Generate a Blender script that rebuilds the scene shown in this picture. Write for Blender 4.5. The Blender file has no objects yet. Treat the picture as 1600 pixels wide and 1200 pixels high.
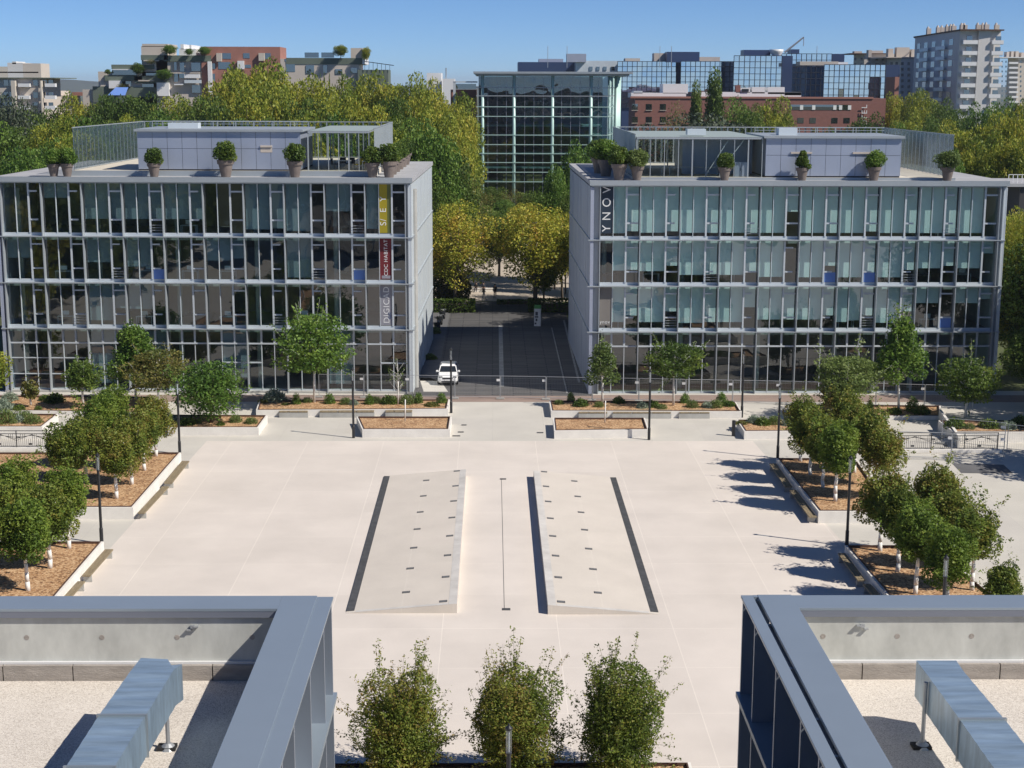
import bpy, math, random
import numpy as np
from mathutils import Matrix, Vector
R = math.radians
random.seed(7); rng = np.random.default_rng(11)
S = bpy.context.scene
# ---------------------------------------------------------------- camera
F = 2400.0; PITCH = 10.94; YAW = -0.74; ROLL = 0.003; HC = 26.0
cam_d = bpy.data.cameras.new("camera"); cam = bpy.data.objects.new("camera", cam_d)
S.collection.objects.link(cam); S.camera = cam
cam_d.sensor_width = 36; cam_d.lens = 36 * F / 1600; cam_d.clip_end = 20000; cam_d.clip_start = 0.3
CM = Matrix.Rotation(R(YAW), 3, 'Z') @ Matrix.Rotation(R(90 - PITCH), 3, 'X') @ Matrix.Rotation(ROLL, 3, 'Z')
CAM = Vector((0, 0, HC))
cam.matrix_world = Matrix.Translation(CAM) @ CM.to_4x4()
S.render.resolution_x = 1024; S.render.resolution_y = 768
# ---------------------------------------------------------------- sky and sun
SUN_EL = 44.0; SX, SY = 0.90, -0.43
w = bpy.data.worlds.new("World"); S.world = w; w.use_nodes = True
nt = w.node_tree; bg = nt.nodes["Background"]
sky = nt.nodes.new("ShaderNodeTexSky"); sky.sky_type = 'NISHITA'; sky.sun_disc = False
sky.sun_elevation = R(SUN_EL); sky.sun_rotation = math.atan2(SX, SY)
sky.air_density = 0.5; sky.dust_density = 0.0; sky.ozone_density = 10.0; sky.altitude = 0
nt.links.new(sky.outputs[0], bg.inputs[0]); bg.inputs[1].default_value = 0.085
sd = bpy.data.lights.new("sun", 'SUN'); sd.energy = 4.4; sd.angle = R(0.53); sd.color = (1.0, 0.93, 0.83)
so = bpy.data.objects.new("sun", sd); S.collection.objects.link(so)
sv = Vector((SX, SY, math.tan(R(SUN_EL)) * math.hypot(SX, SY))).normalized()
so.rotation_euler = (-sv).to_track_quat('-Z', 'Y').to_euler()
S.view_settings.view_transform = 'Standard'; S.view_settings.look = 'None'
S.view_settings.exposure = 0.29; S.view_settings.gamma = 1.0
S.render.engine = 'CYCLES'
S.cycles.max_bounces = 8; S.cycles.transparent_max_bounces = 14; S.cycles.glossy_bounces = 4
S.cycles.transmission_bounces = 4; S.cycles.diffuse_bounces = 3

# ---------------------------------------------------------------- helpers
def G(u, v, z=0.0):
    d = CM @ Vector(((u - 800) / F, -(v - 600) / F, -1.0))
    return CAM + d * ((z - HC) / d.z)
def P(u, v, D):
    """point seen at (u,v) that lies in the plane y = D"""
    d = CM @ Vector(((u - 800) / F, -(v - 600) / F, -1.0))
    return CAM + d * (D / d.y)

class MB:
    def __init__(s): s.v = []; s.f = []; s.m = []; s.mi = 0
    def add(s, vs, fs):
        o = len(s.v); s.v += [tuple(p) for p in vs]
        for f in fs: s.f.append([i + o for i in f]); s.m.append(s.mi)
    def box(s, x0, x1, y0, y1, z0, z1):
        s.add([(x0,y0,z0),(x1,y0,z0),(x1,y1,z0),(x0,y1,z0),(x0,y0,z1),(x1,y0,z1),(x1,y1,z1),(x0,y1,z1)],
              [(0,3,2,1),(4,5,6,7),(0,1,5,4),(1,2,6,5),(2,3,7,6),(3,0,4,7)]); return s
    def quad(s, a, b, c, d): s.add([a,b,c,d], [(0,1,2,3)]); return s
    def prism(s, poly, z0, z1, cap=True):
        n = len(poly)
        ar = sum(poly[i][0]*poly[(i+1)%n][1]-poly[(i+1)%n][0]*poly[i][1] for i in range(n))
        if ar < 0: poly = poly[::-1]
        vs = [(p[0],p[1],z0) for p in poly] + [(p[0],p[1],z1) for p in poly]
        fs = [(i,(i+1)%n,n+(i+1)%n,n+i) for i in range(n)]
        if cap: fs += [tuple(range(n,2*n)), tuple(range(n-1,-1,-1))]
        s.add(vs, fs); return s
    def tube(s, a, b, r0, r1=None, n=8, cap=True):
        a = Vector(a); b = Vector(b); r1 = r0 if r1 is None else r1
        d = (b - a).normalized(); q = d.to_track_quat('Z', 'Y')
        vs = []
        for p, r in ((a, r0), (b, r1)):
            for i in range(n):
                t = 2*math.pi*i/n
                vs.append(p + q @ Vector((r*math.cos(t), r*math.sin(t), 0)))
        fs = [(i,(i+1)%n,n+(i+1)%n,n+i) for i in range(n)]
        if cap: fs += [tuple(range(n,2*n)), tuple(range(n-1,-1,-1))]
        s.add(vs, fs); return s
    def bar(s, a, b, w, h):
        """rectangular bar from a to b, w horizontal, h vertical"""
        a = Vector(a); b = Vector(b); d = (b-a).normalized()
        sd = d.cross(Vector((0,0,1)))
        sd = Vector((1,0,0)) if sd.length < 1e-4 else sd.normalized()
        up = sd.cross(d).normalized()
        vs = [p + sd*w*i/2 + up*h*j/2 for p in (a,b) for i,j in ((-1,-1),(1,-1),(1,1),(-1,1))]
        s.add(vs, [(0,1,2,3),(7,6,5,4),(0,4,5,1),(1,5,6,2),(2,6,7,3),(3,7,4,0)]); return s
    def lathe(s, prof, n=16, c=(0,0,0)):
        vs = []; 
        for r, z in prof:
            for i in range(n):
                t = 2*math.pi*i/n; vs.append((c[0]+r*math.cos(t), c[1]+r*math.sin(t), c[2]+z))
        fs = []
        for k in range(len(prof)-1):
            for i in range(n): fs.append((k*n+i, k*n+(i+1)%n, (k+1)*n+(i+1)%n, (k+1)*n+i))
        fs.append(tuple(range((len(prof)-1)*n, len(prof)*n))); fs.append(tuple(range(n-1,-1,-1)))
        s.add(vs, fs); return s
    def build(s, name, mats, parent=None, smooth=False, bevel=0):
        me = bpy.data.meshes.new(name); me.from_pydata(s.v, [], s.f)
        if not isinstance(mats, (list, tuple)): mats = [mats]
        for m in mats: me.materials.append(m)
        me.polygons.foreach_set('material_index', s.m)
        if smooth: me.polygons.foreach_set('use_smooth', [True]*len(s.f))
        me.update()
        o = bpy.data.objects.new(name, me); S.collection.objects.link(o)
        if parent: o.parent = parent
        if bevel:
            b = o.modifiers.new('bevel', 'BEVEL'); b.width = bevel; b.segments = 2; b.limit_method = 'ANGLE'
        return o
def empty(name, loc=(0,0,0), rz=0.0):
    o = bpy.data.objects.new(name, None); S.collection.objects.link(o)
    o.location = loc; o.rotation_euler = (0,0,rz); o.empty_display_size = 0.3
    return o
def tag(o, label=None, cat=None, group=None, kind=None):
    if label:
        o['label'] = label
    if cat: o['category'] = cat
    if group: o['group'] = group
    if kind: o['kind'] = kind
    return o
def copy_tree(o, parent=None):
    c = o.copy(); S.collection.objects.link(c)
    if parent: c.parent = parent
    for ch in [x for x in CH.get(o.name, [])]: copy_tree(ch, c)
    return c
CH = {}
def index_children(o):
    """remember the children of a prototype"""
    for x in S.collection.objects:
        if x.parent == o:
            CH.setdefault(o.name, []).append(x); index_children(x)
def text(body, size, m, parent, name, mat4, extrude=0.02, sx=1.0):
    c = bpy.data.curves.new(name, 'FONT'); c.body = body; c.size = size; c.extrude = extrude
    c.align_x = 'CENTER'; c.align_y = 'CENTER'; c.space_character = 1.1
    t = bpy.data.objects.new('tmp', c); S.collection.objects.link(t)
    dg = bpy.context.evaluated_depsgraph_get()
    me = bpy.data.meshes.new_from_object(t.evaluated_get(dg)); bpy.data.objects.remove(t)
    me.transform(Matrix.Diagonal((sx,1,1,1))); me.transform(mat4)
    me.materials.clear(); me.materials.append(m)
    o = bpy.data.objects.new(name, me); S.collection.objects.link(o); o.parent = parent
    return o
# ---------------------------------------------------------------- materials
def mat(name, col, rough=0.7, metal=0.0, var=0.0, scale=3.0, bump=0.0, bscale=20.0, col2=None, spec=0.5, rnd=0.0, detail=5.0, stretch=None):
    m = bpy.data.materials.new(name); m.use_nodes = True; t = m.node_tree; b = t.nodes['Principled BSDF']
    b.inputs['Base Color'].default_value = (*col, 1); b.inputs['Roughness'].default_value = rough
    b.inputs['Metallic'].default_value = metal; b.inputs['Specular IOR Level'].default_value = spec
    src = None
    if var or col2 or bump:
        tc = t.nodes.new('ShaderNodeTexCoord'); vec = tc.outputs['Object']
        if stretch:
            mp = t.nodes.new('ShaderNodeMapping'); mp.inputs['Scale'].default_value = stretch
            t.links.new(vec, mp.inputs[0]); vec = mp.outputs[0]
    if var or col2:
        n = t.nodes.new('ShaderNodeTexNoise'); n.inputs['Scale'].default_value = scale; n.inputs['Detail'].default_value = detail
        n.inputs['Roughness'].default_value = 0.65
        t.links.new(vec, n.inputs['Vector'])
        cr = t.nodes.new('ShaderNodeValToRGB'); cr.color_ramp.elements[0].position = 0.3; cr.color_ramp.elements[1].position = 0.7
        a = col if col2 else tuple(c*(1-var) for c in col); c2 = col2 if col2 else tuple(min(1,c*(1+var)) for c in col)
        cr.color_ramp.elements[0].color = (*a,1); cr.color_ramp.elements[1].color = (*c2,1)
        t.links.new(n.outputs[0], cr.inputs[0]); src = cr.outputs[0]
    if rnd:
        oi = t.nodes.new('ShaderNodeObjectInfo'); mr = t.nodes.new('ShaderNodeMapRange')
        mr.inputs['To Min'].default_value = 1-rnd; mr.inputs['To Max'].default_value = 1+rnd
        t.links.new(oi.outputs['Random'], mr.inputs[0])
        hs = t.nodes.new('ShaderNodeHueSaturation'); hs.inputs['Color'].default_value = (*col,1)
        if src: t.links.new(src, hs.inputs['Color'])
        t.links.new(mr.outputs[0], hs.inputs['Value']); src = hs.outputs[0]
    if src: t.links.new(src, b.inputs['Base Color'])
    if bump:
        n2 = t.nodes.new('ShaderNodeTexNoise'); n2.inputs['Scale'].default_value = bscale; n2.inputs['Detail'].default_value = 4
        t.links.new(vec, n2.inputs['Vector'])
        bp = t.nodes.new('ShaderNodeBump'); bp.inputs['Strength'].default_value = bump; bp.inputs['Distance'].default_value = 0.05
        t.links.new(n2.outputs[0], bp.inputs['Height']); t.links.new(bp.outputs[0], b.inputs['Normal'])
    return m
def N(t, typ, **kw):
    n = t.nodes.new(typ)
    for k, v in kw.items():
        if hasattr(n, k): setattr(n, k, v)
        else: n.inputs[k].default_value = v
    return n
def glass(name, tint=(0.55,0.72,0.70), refl=0.14, wob=0.03, wscale=0.35, solid=None, rough=0.0):
    """window pane: part mirror, part tinted see-through (or a dark solid behind)"""
    m = bpy.data.materials.new(name); m.use_nodes = True; t = m.node_tree; t.nodes.clear(); L = t.links.new
    out = N(t,'ShaderNodeOutputMaterial'); mx = N(t,'ShaderNodeMixShader')
    gl = N(t,'ShaderNodeBsdfGlossy'); gl.inputs['Roughness'].default_value = rough; gl.inputs['Color'].default_value = (0.95,0.97,1,1)
    if solid: tr = N(t,'ShaderNodeBsdfDiffuse'); tr.inputs['Color'].default_value = (*solid,1)
    else: tr = N(t,'ShaderNodeBsdfTransparent'); tr.inputs['Color'].default_value = (*tint,1)
    tc = N(t,'ShaderNodeTexCoord'); oi = N(t,'ShaderNodeObjectInfo')
    ad = N(t,'ShaderNodeVectorMath', operation='ADD'); sc = N(t,'ShaderNodeVectorMath', operation='SCALE'); sc.inputs['Scale'].default_value = 0.0
    L(tc.outputs['Object'], ad.inputs[0]); L(oi.outputs['Location'], ad.inputs[1])
    no = N(t,'ShaderNodeTexNoise'); no.inputs['Scale'].default_value = wscale; no.inputs['Detail'].default_value = 1
    L(ad.outputs[0], no.inputs['Vector'])
    bp = N(t,'ShaderNodeBump'); bp.inputs['Strength'].default_value = 1.0; bp.inputs['Distance'].default_value = wob
    L(no.outputs[0], bp.inputs['Height']); L(bp.outputs[0], gl.inputs['Normal'])
    lw = N(t,'ShaderNodeLayerWeight'); lw.inputs['Blend'].default_value = 0.5
    pw = N(t,'ShaderNodeMath', operation='POWER'); pw.inputs[1].default_value = 5.0; L(lw.outputs['Facing'], pw.inputs[0])
    mr = N(t,'ShaderNodeMapRange'); mr.inputs['To Min'].default_value = refl; mr.inputs['To Max'].default_value = 1.0
    L(pw.outputs[0], mr.inputs[0])
    L(mr.outputs[0], mx.inputs[0]); L(tr.outputs[0], mx.inputs[1]); L(gl.outputs[0], mx.inputs[2]); L(mx.outputs[0], out.inputs[0])
    return m
def leafmat(name, cols, transl=0.35, rough=0.5, ns=0.35):
    """cols: dark, mid, light; per-face attribute 'tint' plus noise plus per-tree variation"""
    m = bpy.data.materials.new(name); m.use_nodes = True; t = m.node_tree; b = t.nodes['Principled BSDF']; L = t.links.new
    cols = [(c[0]*1.22, c[1]*1.16, c[2]*1.1) for c in cols]
    at = N(t,'ShaderNodeAttribute'); at.attribute_name = 'tint'
    tc = N(t,'ShaderNodeTexCoord'); no = N(t,'ShaderNodeTexNoise'); no.inputs['Scale'].default_value = ns; no.inputs['Detail'].default_value = 3
    L(tc.outputs['Object'], no.inputs['Vector'])
    oi = N(t,'ShaderNodeObjectInfo')
    a1 = N(t,'ShaderNodeMath', operation='MULTIPLY_ADD'); a1.inputs[1].default_value = 1.3; a1.inputs[2].default_value = -0.65
    L(no.outputs[0], a1.inputs[0])
    a2 = N(t,'ShaderNodeMath', operation='MULTIPLY_ADD'); a2.inputs[1].default_value = 0.75; L(at.outputs['Fac'], a2.inputs[0]); L(a1.outputs[0], a2.inputs[2])
    a3 = N(t,'ShaderNodeMath', operation='MULTIPLY_ADD'); a3.inputs[1].default_value = 0.25; L(oi.outputs['Random'], a3.inputs[0]); L(a2.outputs[0], a3.inputs[2])
    cr = N(t,'ShaderNodeValToRGB'); e = cr.color_ramp.elements
    e[0].position = 0.05; e[0].color = (*cols[0],1); e[1].position = 0.95; e[1].color = (*cols[-1],1)
    for i, c in enumerate(cols[1:-1]):
        x = e.new(0.05 + 0.9*(i+1)/(len(cols)-1)); x.color = (*c,1)
    L(a3.outputs[0], cr.inputs[0]); L(cr.outputs[0], b.inputs['Base Color'])
    b.inputs['Roughness'].default_value = rough; b.inputs['Specular IOR Level'].default_value = 0.25
    tr = N(t,'ShaderNodeBsdfTranslucent'); L(cr.outputs[0], tr.inputs[0]); mx = N(t,'ShaderNodeMixShader'); mx.inputs[0].default_value = transl
    L(b.outputs[0], mx.inputs[1]); L(tr.outputs[0], mx.inputs[2]); L(mx.outputs[0], t.nodes['Material Output'].inputs[0])
    return m
def fastmesh(name, verts, quads, m, tint=None):
    me = bpy.data.meshes.new(name); nv = len(verts); nf = len(quads)
    me.vertices.add(nv); me.vertices.foreach_set('co', verts.astype(np.float32).ravel())
    me.loops.add(nf*4); me.loops.foreach_set('vertex_index', quads.astype(np.int32).ravel())
    me.polygons.add(nf); me.polygons.foreach_set('loop_start', np.arange(0, nf*4, 4, dtype=np.int32))
    if tint is not None:
        a = me.attributes.new('tint', 'FLOAT', 'FACE'); a.data.foreach_set('value', tint.astype(np.float32))
    me.update(calc_edges=True); me.materials.append(m); return me
def leaves(pts, size, m, name, up=0.35, aspect=0.6, tint=None, droop=0.0):
    """one small folded-flat leaf quad (a rhombus) at each point"""
    n = len(pts); nrm = rng.normal(size=(n,3)); nrm[:,2] = np.abs(nrm[:,2]) + up
    nrm /= np.linalg.norm(nrm, axis=1)[:,None]
    t = rng.normal(size=(n,3)); t -= (t*nrm).sum(1)[:,None]*nrm; t /= np.linalg.norm(t, axis=1)[:,None]
    b = np.cross(nrm, t); s = size*(0.6+0.8*rng.random(n))[:,None]
    v = np.stack([pts - t*s*0.5, pts + b*s*0.5*aspect, pts + t*s*0.5, pts - b*s*0.5*aspect], axis=1).reshape(-1,3)
    q = np.arange(n*4).reshape(-1,4)
    if tint is None: tint = rng.random(n)
    return fastmesh(name, v, q, m, tint)
def wood(limbs, name, m, n=6):
    mb = MB()
    for a, b, r0, r1 in limbs: mb.tube(a, b, r0, r1, n)
    me = bpy.data.meshes.new(name); me.from_pydata(mb.v, [], mb.f); me.materials.append(m)
    me.polygons.foreach_set('use_smooth', [True]*len(mb.f)); me.update(); return me
def ell(n, k=3.0):
    d = rng.normal(size=(n,3)); d /= np.linalg.norm(d, axis=1)[:,None]
    return d * (rng.random(n)**(1/k))[:,None]
def crown_pts(n, clumps, spread=1.0):
    """clumps: list of (centre, radius vec); leaves mostly in the outer shell of each clump"""
    out = []; tn = []
    wts = np.array([c[1][0]*c[1][1] for c in clumps]); wts /= wts.sum()
    for (c, r), wt in zip(clumps, wts):
        k = max(8, int(n*wt)); p = ell(k, 6.0)*np.array(r)*spread + np.array(c)
        out.append(p); tn.append(np.clip(0.45+rng.normal()*0.16+rng.normal(size=k)*0.2, 0, 1))
    return np.concatenate(out), np.concatenate(tn)
def make_tree(kind, H, W, base, n, leaf, lm, bm, trunk_r=0.15, seed=0, nclump=26, shape='round', sprig=0.0, aspect=0.6):
    """returns (trunk mesh, crown mesh); H total height, W crown width, base = crown base height"""
    global rng
    rng = np.random.default_rng(seed); rd = random.Random(seed)
    ch = H - base; cz = base + ch/2; clumps = []; limbs = []
    top = base + ch*0.75
    limbs.append(((0,0,0), (rd.uniform(-.02,.02)*H, rd.uniform(-.02,.02)*H, base+ch*0.25), trunk_r, trunk_r*0.7))
    mid = limbs[0][1]
    limbs.append((mid, (mid[0]*0.5, mid[1]*0.5, top), trunk_r*0.7, trunk_r*0.2))
    for i in range(nclump):
        g = (i+0.5)/nclump; ph = i*2.39996 + rd.uniform(-.4,.4)
        zz = 1-2*g; 
        if shape == 'round': rr = math.sqrt(max(0,1-zz*zz)); prof = rr
        elif shape == 'cone': prof = (1-zz)/2*0.95+0.05
        elif shape == 'box': prof = min(1.0, 1.5*math.sqrt(max(0,1-abs(zz)**4)))*rd.uniform(.55,1)
        elif shape == 'layer': prof = math.sqrt(max(0,1-zz*zz))*rd.uniform(.6,1.15)
        elif shape == 'spire': prof = (1-((zz+1)/2)**1.5)*0.9+0.1
        k = rd.uniform(0.72, 1.0) if W <= 10 else rd.uniform(0.6, 1.08)
        fx = 0.56 if shape=='box' else 0.78; x = math.cos(ph)*prof*W/2*k*fx; y = math.sin(ph)*prof*W/2*k*fx; z = cz + zz*ch/2*(0.72 if shape=='box' else 0.82)*k
        cr = W*(rd.uniform(0.08,0.18) if (W > 10 and shape=='round') else rd.uniform(0.13,0.24))*(1.0 if shape!='spire' else 0.8)
        if shape == 'layer': rad = (cr*1.5, cr*1.5, cr*0.35)
        elif shape == 'cone': rad = (cr, cr, cr*0.8)
        elif shape == 'box': cr *= 0.85; rad = (cr*1.2, cr*1.2, cr*1.2)
        else: rad = (cr, cr, cr*0.85)
        clumps.append(((x,y,z), rad))
        if i % 2 == 0: limbs.append(((mid[0],mid[1],base+ch*rd.uniform(0.0,0.4)), (x*0.85,y*0.85,z), trunk_r*0.35, trunk_r*0.08))
    if shape in ('round','box'):
        for i in range(4): clumps.append(((rd.uniform(-.1,.1)*W, rd.uniform(-.1,.1)*W, cz+rd.uniform(-.2,.2)*ch), (W*0.27,W*0.27,ch*0.24)))
    pts, tn = crown_pts(n, clumps)
    if sprig:
        ex = []; 
        for i in range(int(sprig)):
            c, r = clumps[rd.randrange(nclump)]
            d = Vector((c[0], c[1], (c[2]-cz)+abs(rd.gauss(0,.5))*ch*0.3)); d = d.normalized() if d.length > 0 else Vector((0,0,1))
            d = (d + Vector((rd.gauss(0,.25), rd.gauss(0,.25), 0.55+rd.random()*.5))).normalized()
            st = Vector(c) + Vector((d.x*r[0], d.y*r[1], d.z*r[2]))*0.5; ln = rd.uniform(.35,.95)*W*0.28
            en = st + d*ln*1.6; limbs.append((st, en, 0.008, 0.004))
            kk = int(ln/leaf*6)
            tt = rng.random(kk)[:,None]; ex.append(np.array(st)*(1-tt)+np.array(en)*tt + rng.normal(size=(kk,3))*leaf*0.6)
        ex = np.concatenate(ex); pts = np.concatenate([pts, ex]); tn = np.concatenate([tn, np.clip(rng.normal(0.55,.2,len(ex)),0,1)])
    return wood(limbs, kind+'_trunk', bm), leaves(pts, leaf, lm, kind+'_crown', aspect=aspect, tint=tn)
def put_tree(name, meshes, loc, label, cat='tree', group=None, s=1.0, rz=0.0, sz=None, parts=('trunk','crown')):
    e = empty(name, loc, rz); e.scale = (s, s, sz if sz else s); tag(e, label, cat, group)
    for pn, me in zip(parts, meshes):
        o = bpy.data.objects.new(pn, me); S.collection.objects.link(o); o.parent = e
    return e
def wpart(mb, name, m, root, parent=None, **k):
    """build a part whose vertices are in world coordinates, under an unrotated root"""
    l = root.location; mb.v = [(p[0]-l[0], p[1]-l[1], p[2]-l[2]) for p in mb.v]
    return mb.build(name, m, parent or root, **k)
def offset(poly, d):
    """inward offset of a simple counter-clockwise polygon"""
    n = len(poly); ar = sum(poly[i][0]*poly[(i+1)%n][1]-poly[(i+1)%n][0]*poly[i][1] for i in range(n))
    if ar < 0: poly = poly[::-1]
    out = []
    for i in range(n):
        p0, p1, p2 = (Vector(poly[(i+k)%n][:2]) for k in (-1,0,1))
        a = (p1-p0).normalized(); b = (p2-p1).normalized()
        na = Vector((-a.y,a.x)); nb = Vector((-b.y,b.x))
        q = (na+nb); q = q/ max(0.3, (1+na.dot(nb)))
        out.append((p1.x+q.x*d, p1.y+q.y*d))
    return poly, out
# ================================================================ materials
M = {}
M['steel'] = mat('painted_steel', (0.38,0.42,0.45), 0.45, 0.25, var=0.05, scale=0.6)
M['steel_d'] = mat('steel_frame', (0.54,0.59,0.63), 0.5, 0.05)
M['conc'] = mat('pale_concrete', (0.76,0.735,0.69), 0.85, var=0.07, scale=1.2, bump=0.2)
M['conc_g'] = mat('grey_concrete', (0.40,0.40,0.38), 0.9, var=0.14, scale=0.7, bump=0.3)
M['rim'] = mat('rusted_steel_rim', (0.10,0.055,0.04), 0.8, 0.2, var=0.2, scale=4)
M['black'] = mat('black_paint', (0.018,0.02,0.024), 0.4)
M['dark'] = mat('dark_interior', (0.05,0.05,0.055), 0.9)
M['ceil'] = mat('ceiling', (0.30,0.30,0.29), 0.9)
M['roomwall'] = mat('room_wall', (0.16,0.15,0.14), 0.9, var=0.3, scale=0.25)
M['blind'] = mat('blind_fabric', (0.80,0.82,0.79), 0.9, var=0.04, scale=0.5)
M['blind_dark'] = mat('grey_blind_fabric', (0.23,0.26,0.29), 0.9, var=0.06, scale=0.5)
M['blue'] = mat('blue_board', (0.14,0.26,0.62), 0.6)
M['wood'] = mat('bench_timber', (0.25,0.20,0.125), 0.75, var=0.25, scale=8, stretch=(1,0.15,1))
M['bark'] = mat('bark', (0.16,0.13,0.10), 0.9, var=0.3, scale=4)
M['limewash'] = mat('limewashed_bark', (0.75,0.74,0.71), 0.85, var=0.1, scale=5)
M['white'] = mat('white_paint', (0.78,0.78,0.78), 0.45)
M['cream'] = mat('cream_render', (0.55,0.49,0.43), 0.9, var=0.06, scale=0.2)
M['beige'] = mat('beige_render', (0.56,0.51,0.44), 0.9, var=0.06, scale=0.2)
M['tower'] = mat('tower_render', (0.62,0.61,0.60), 0.9, var=0.05, scale=0.15)
M['brick'] = mat('red_brick', (0.25,0.115,0.095), 0.9, var=0.1, scale=1.5)
M['pinkbrick'] = mat('pink_brick', (0.34,0.16,0.125), 0.9, var=0.1, scale=0.6)
M['greenpanel'] = mat('green_grey_fibre_cement', (0.13,0.16,0.13), 0.85, var=0.1, scale=0.3)
M['darkwin'] = glass('dark_window_glass', refl=0.10, solid=(0.02,0.025,0.035), wob=0.0)
M['winglass'] = glass('far_window_glass', refl=0.25, solid=(0.02,0.025,0.03), wob=0.0)
M['bluemirror'] = glass('mirror_glass', refl=0.72, solid=(0.01,0.05,0.12), wob=0.05, wscale=0.12)
M['hallglass'] = glass('hall_glass', tint=(0.50,0.78,0.80), refl=0.16, wob=0.02)
M['pane'] = glass('office_glass', tint=(0.67,0.83,0.84), refl=0.11, wob=0.011, wscale=0.6)
M['slat'] = glass('frosted_glass_slat', tint=(0.62,0.68,0.67), refl=0.16, rough=0.25)
M['clearpane'] = glass('screen_glass', tint=(0.86,0.92,0.90), refl=0.05)
M['clad'] = mat('blue_grey_cladding', (0.37,0.42,0.53), 0.4, 0.3, var=0.04, scale=0.4)
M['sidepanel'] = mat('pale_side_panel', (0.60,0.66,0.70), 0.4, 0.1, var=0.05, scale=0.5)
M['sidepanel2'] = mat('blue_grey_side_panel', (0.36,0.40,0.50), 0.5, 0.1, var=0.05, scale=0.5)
M['roof'] = mat('roof_sheet', (0.38,0.385,0.40), 0.8, var=0.12, scale=0.5)
M['deck'] = mat('terrace_deck', (0.60,0.55,0.46), 0.85, var=0.1, scale=1)
M['pot'] = mat('taupe_pot', (0.17,0.14,0.125), 0.75, var=0.15, scale=3, rnd=0.12)
M['rubber'] = mat('rubber', (0.02,0.02,0.02), 0.8)
M['carpaint'] = mat('white_car_paint', (0.80,0.80,0.80), 0.2, spec=0.6)
M['navy'] = mat('navy_banner', (0.012,0.028,0.05), 0.7)
M['yellow'] = mat('olive_yellow_banner', (0.33,0.27,0.01), 0.7)
M['olive'] = mat('olive_banner_edge', (0.10,0.12,0.03), 0.7)
M['maroon'] = mat('maroon_banner', (0.15,0.012,0.018), 0.7)
M['greybanner'] = mat('grey_banner', (0.27,0.27,0.31), 0.7)
M['letter'] = mat('white_lettering', (0.75,0.76,0.76), 0.6)
M['letter2'] = mat('blue_lettering', (0.04,0.09,0.22), 0.6)
M['brown'] = mat('brown_facade_panel', (0.21,0.195,0.18), 0.8, var=0.1, scale=0.3)
# mulch: bark chips
def mulchmat():
    m = bpy.data.materials.new('bark_mulch'); m.use_nodes = True; t = m.node_tree; b = t.nodes['Principled BSDF']; L = t.links.new
    tc = N(t,'ShaderNodeTexCoord'); v = N(t,'ShaderNodeTexVoronoi'); v.inputs['Scale'].default_value = 11; L(tc.outputs['Object'], v.inputs['Vector'])
    sp = N(t,'ShaderNodeSeparateColor'); L(v.outputs['Color'], sp.inputs[0])
    n = N(t,'ShaderNodeTexNoise'); n.inputs['Scale'].default_value = 1.1; n.inputs['Detail'].default_value = 6; L(tc.outputs['Object'], n.inputs['Vector'])
    a = N(t,'ShaderNodeMath', operation='MULTIPLY_ADD'); a.inputs[1].default_value = 0.9; a.inputs[2].default_value = -0.45; L(n.outputs[0], a.inputs[0])
    a2 = N(t,'ShaderNodeMath', operation='ADD'); L(a.outputs[0], a2.inputs[0]); L(sp.outputs[0], a2.inputs[1])
    cr = N(t,'ShaderNodeValToRGB'); e = cr.color_ramp.elements
    e[0].position = 0.0; e[0].color = (0.17,0.085,0.04,1); e[1].position = 1.0; e[1].color = (0.66,0.46,0.27,1)
    x = e.new(0.45); x.color = (0.45,0.255,0.125,1)
    L(a2.outputs[0], cr.inputs[0]); L(cr.outputs[0], b.inputs['Base Color']); b.inputs['Roughness'].default_value = 0.9
    bp = N(t,'ShaderNodeBump'); bp.inputs['Strength'].default_value = 0.8; bp.inputs['Distance'].default_value = 0.04
    L(sp.outputs[1], bp.inputs['Height']); L(bp.outputs[0], b.inputs['Normal']); return m
M['mulch'] = mulchmat()
def gravelmat():
    m = bpy.data.materials.new('roof_gravel'); m.use_nodes = True; t = m.node_tree; b = t.nodes['Principled BSDF']; L = t.links.new
    tc = N(t,'ShaderNodeTexCoord'); v = N(t,'ShaderNodeTexVoronoi'); v.inputs['Scale'].default_value = 75; L(tc.outputs['Object'], v.inputs['Vector'])
    sp = N(t,'ShaderNodeSeparateColor'); L(v.outputs['Color'], sp.inputs[0])
    n = N(t,'ShaderNodeTexNoise'); n.inputs['Scale'].default_value = 0.9; n.inputs['Detail'].default_value = 5; L(tc.outputs['Object'], n.inputs['Vector'])
    a = N(t,'ShaderNodeMath', operation='MULTIPLY_ADD'); a.inputs[1].default_value = 0.5; a.inputs[2].default_value = -0.2; L(n.outputs[0], a.inputs[0])
    a2 = N(t,'ShaderNodeMath', operation='ADD'); L(a.outputs[0], a2.inputs[0]); L(sp.outputs[0], a2.inputs[1])
    cr = N(t,'ShaderNodeValToRGB'); e = cr.color_ramp.elements
    e[0].position = 0.0; e[0].color = (0.38,0.335,0.29,1); e[1].position = 1.0; e[1].color = (0.80,0.745,0.67,1); x = e.new(0.35); x.color = (0.62,0.565,0.50,1)
    L(a2.outputs[0], cr.inputs[0]); L(cr.outputs[0], b.inputs['Base Color']); b.inputs['Roughness'].default_value = 0.9
    bp = N(t,'ShaderNodeBump'); bp.inputs['Strength'].default_value = 0.55; bp.inputs['Distance'].default_value = 0.015
    L(v.outputs['Distance'], bp.inputs['Height']); bp.invert = True; L(bp.outputs[0], b.inputs['Normal']); return m
M['gravel'] = gravelmat()
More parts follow.
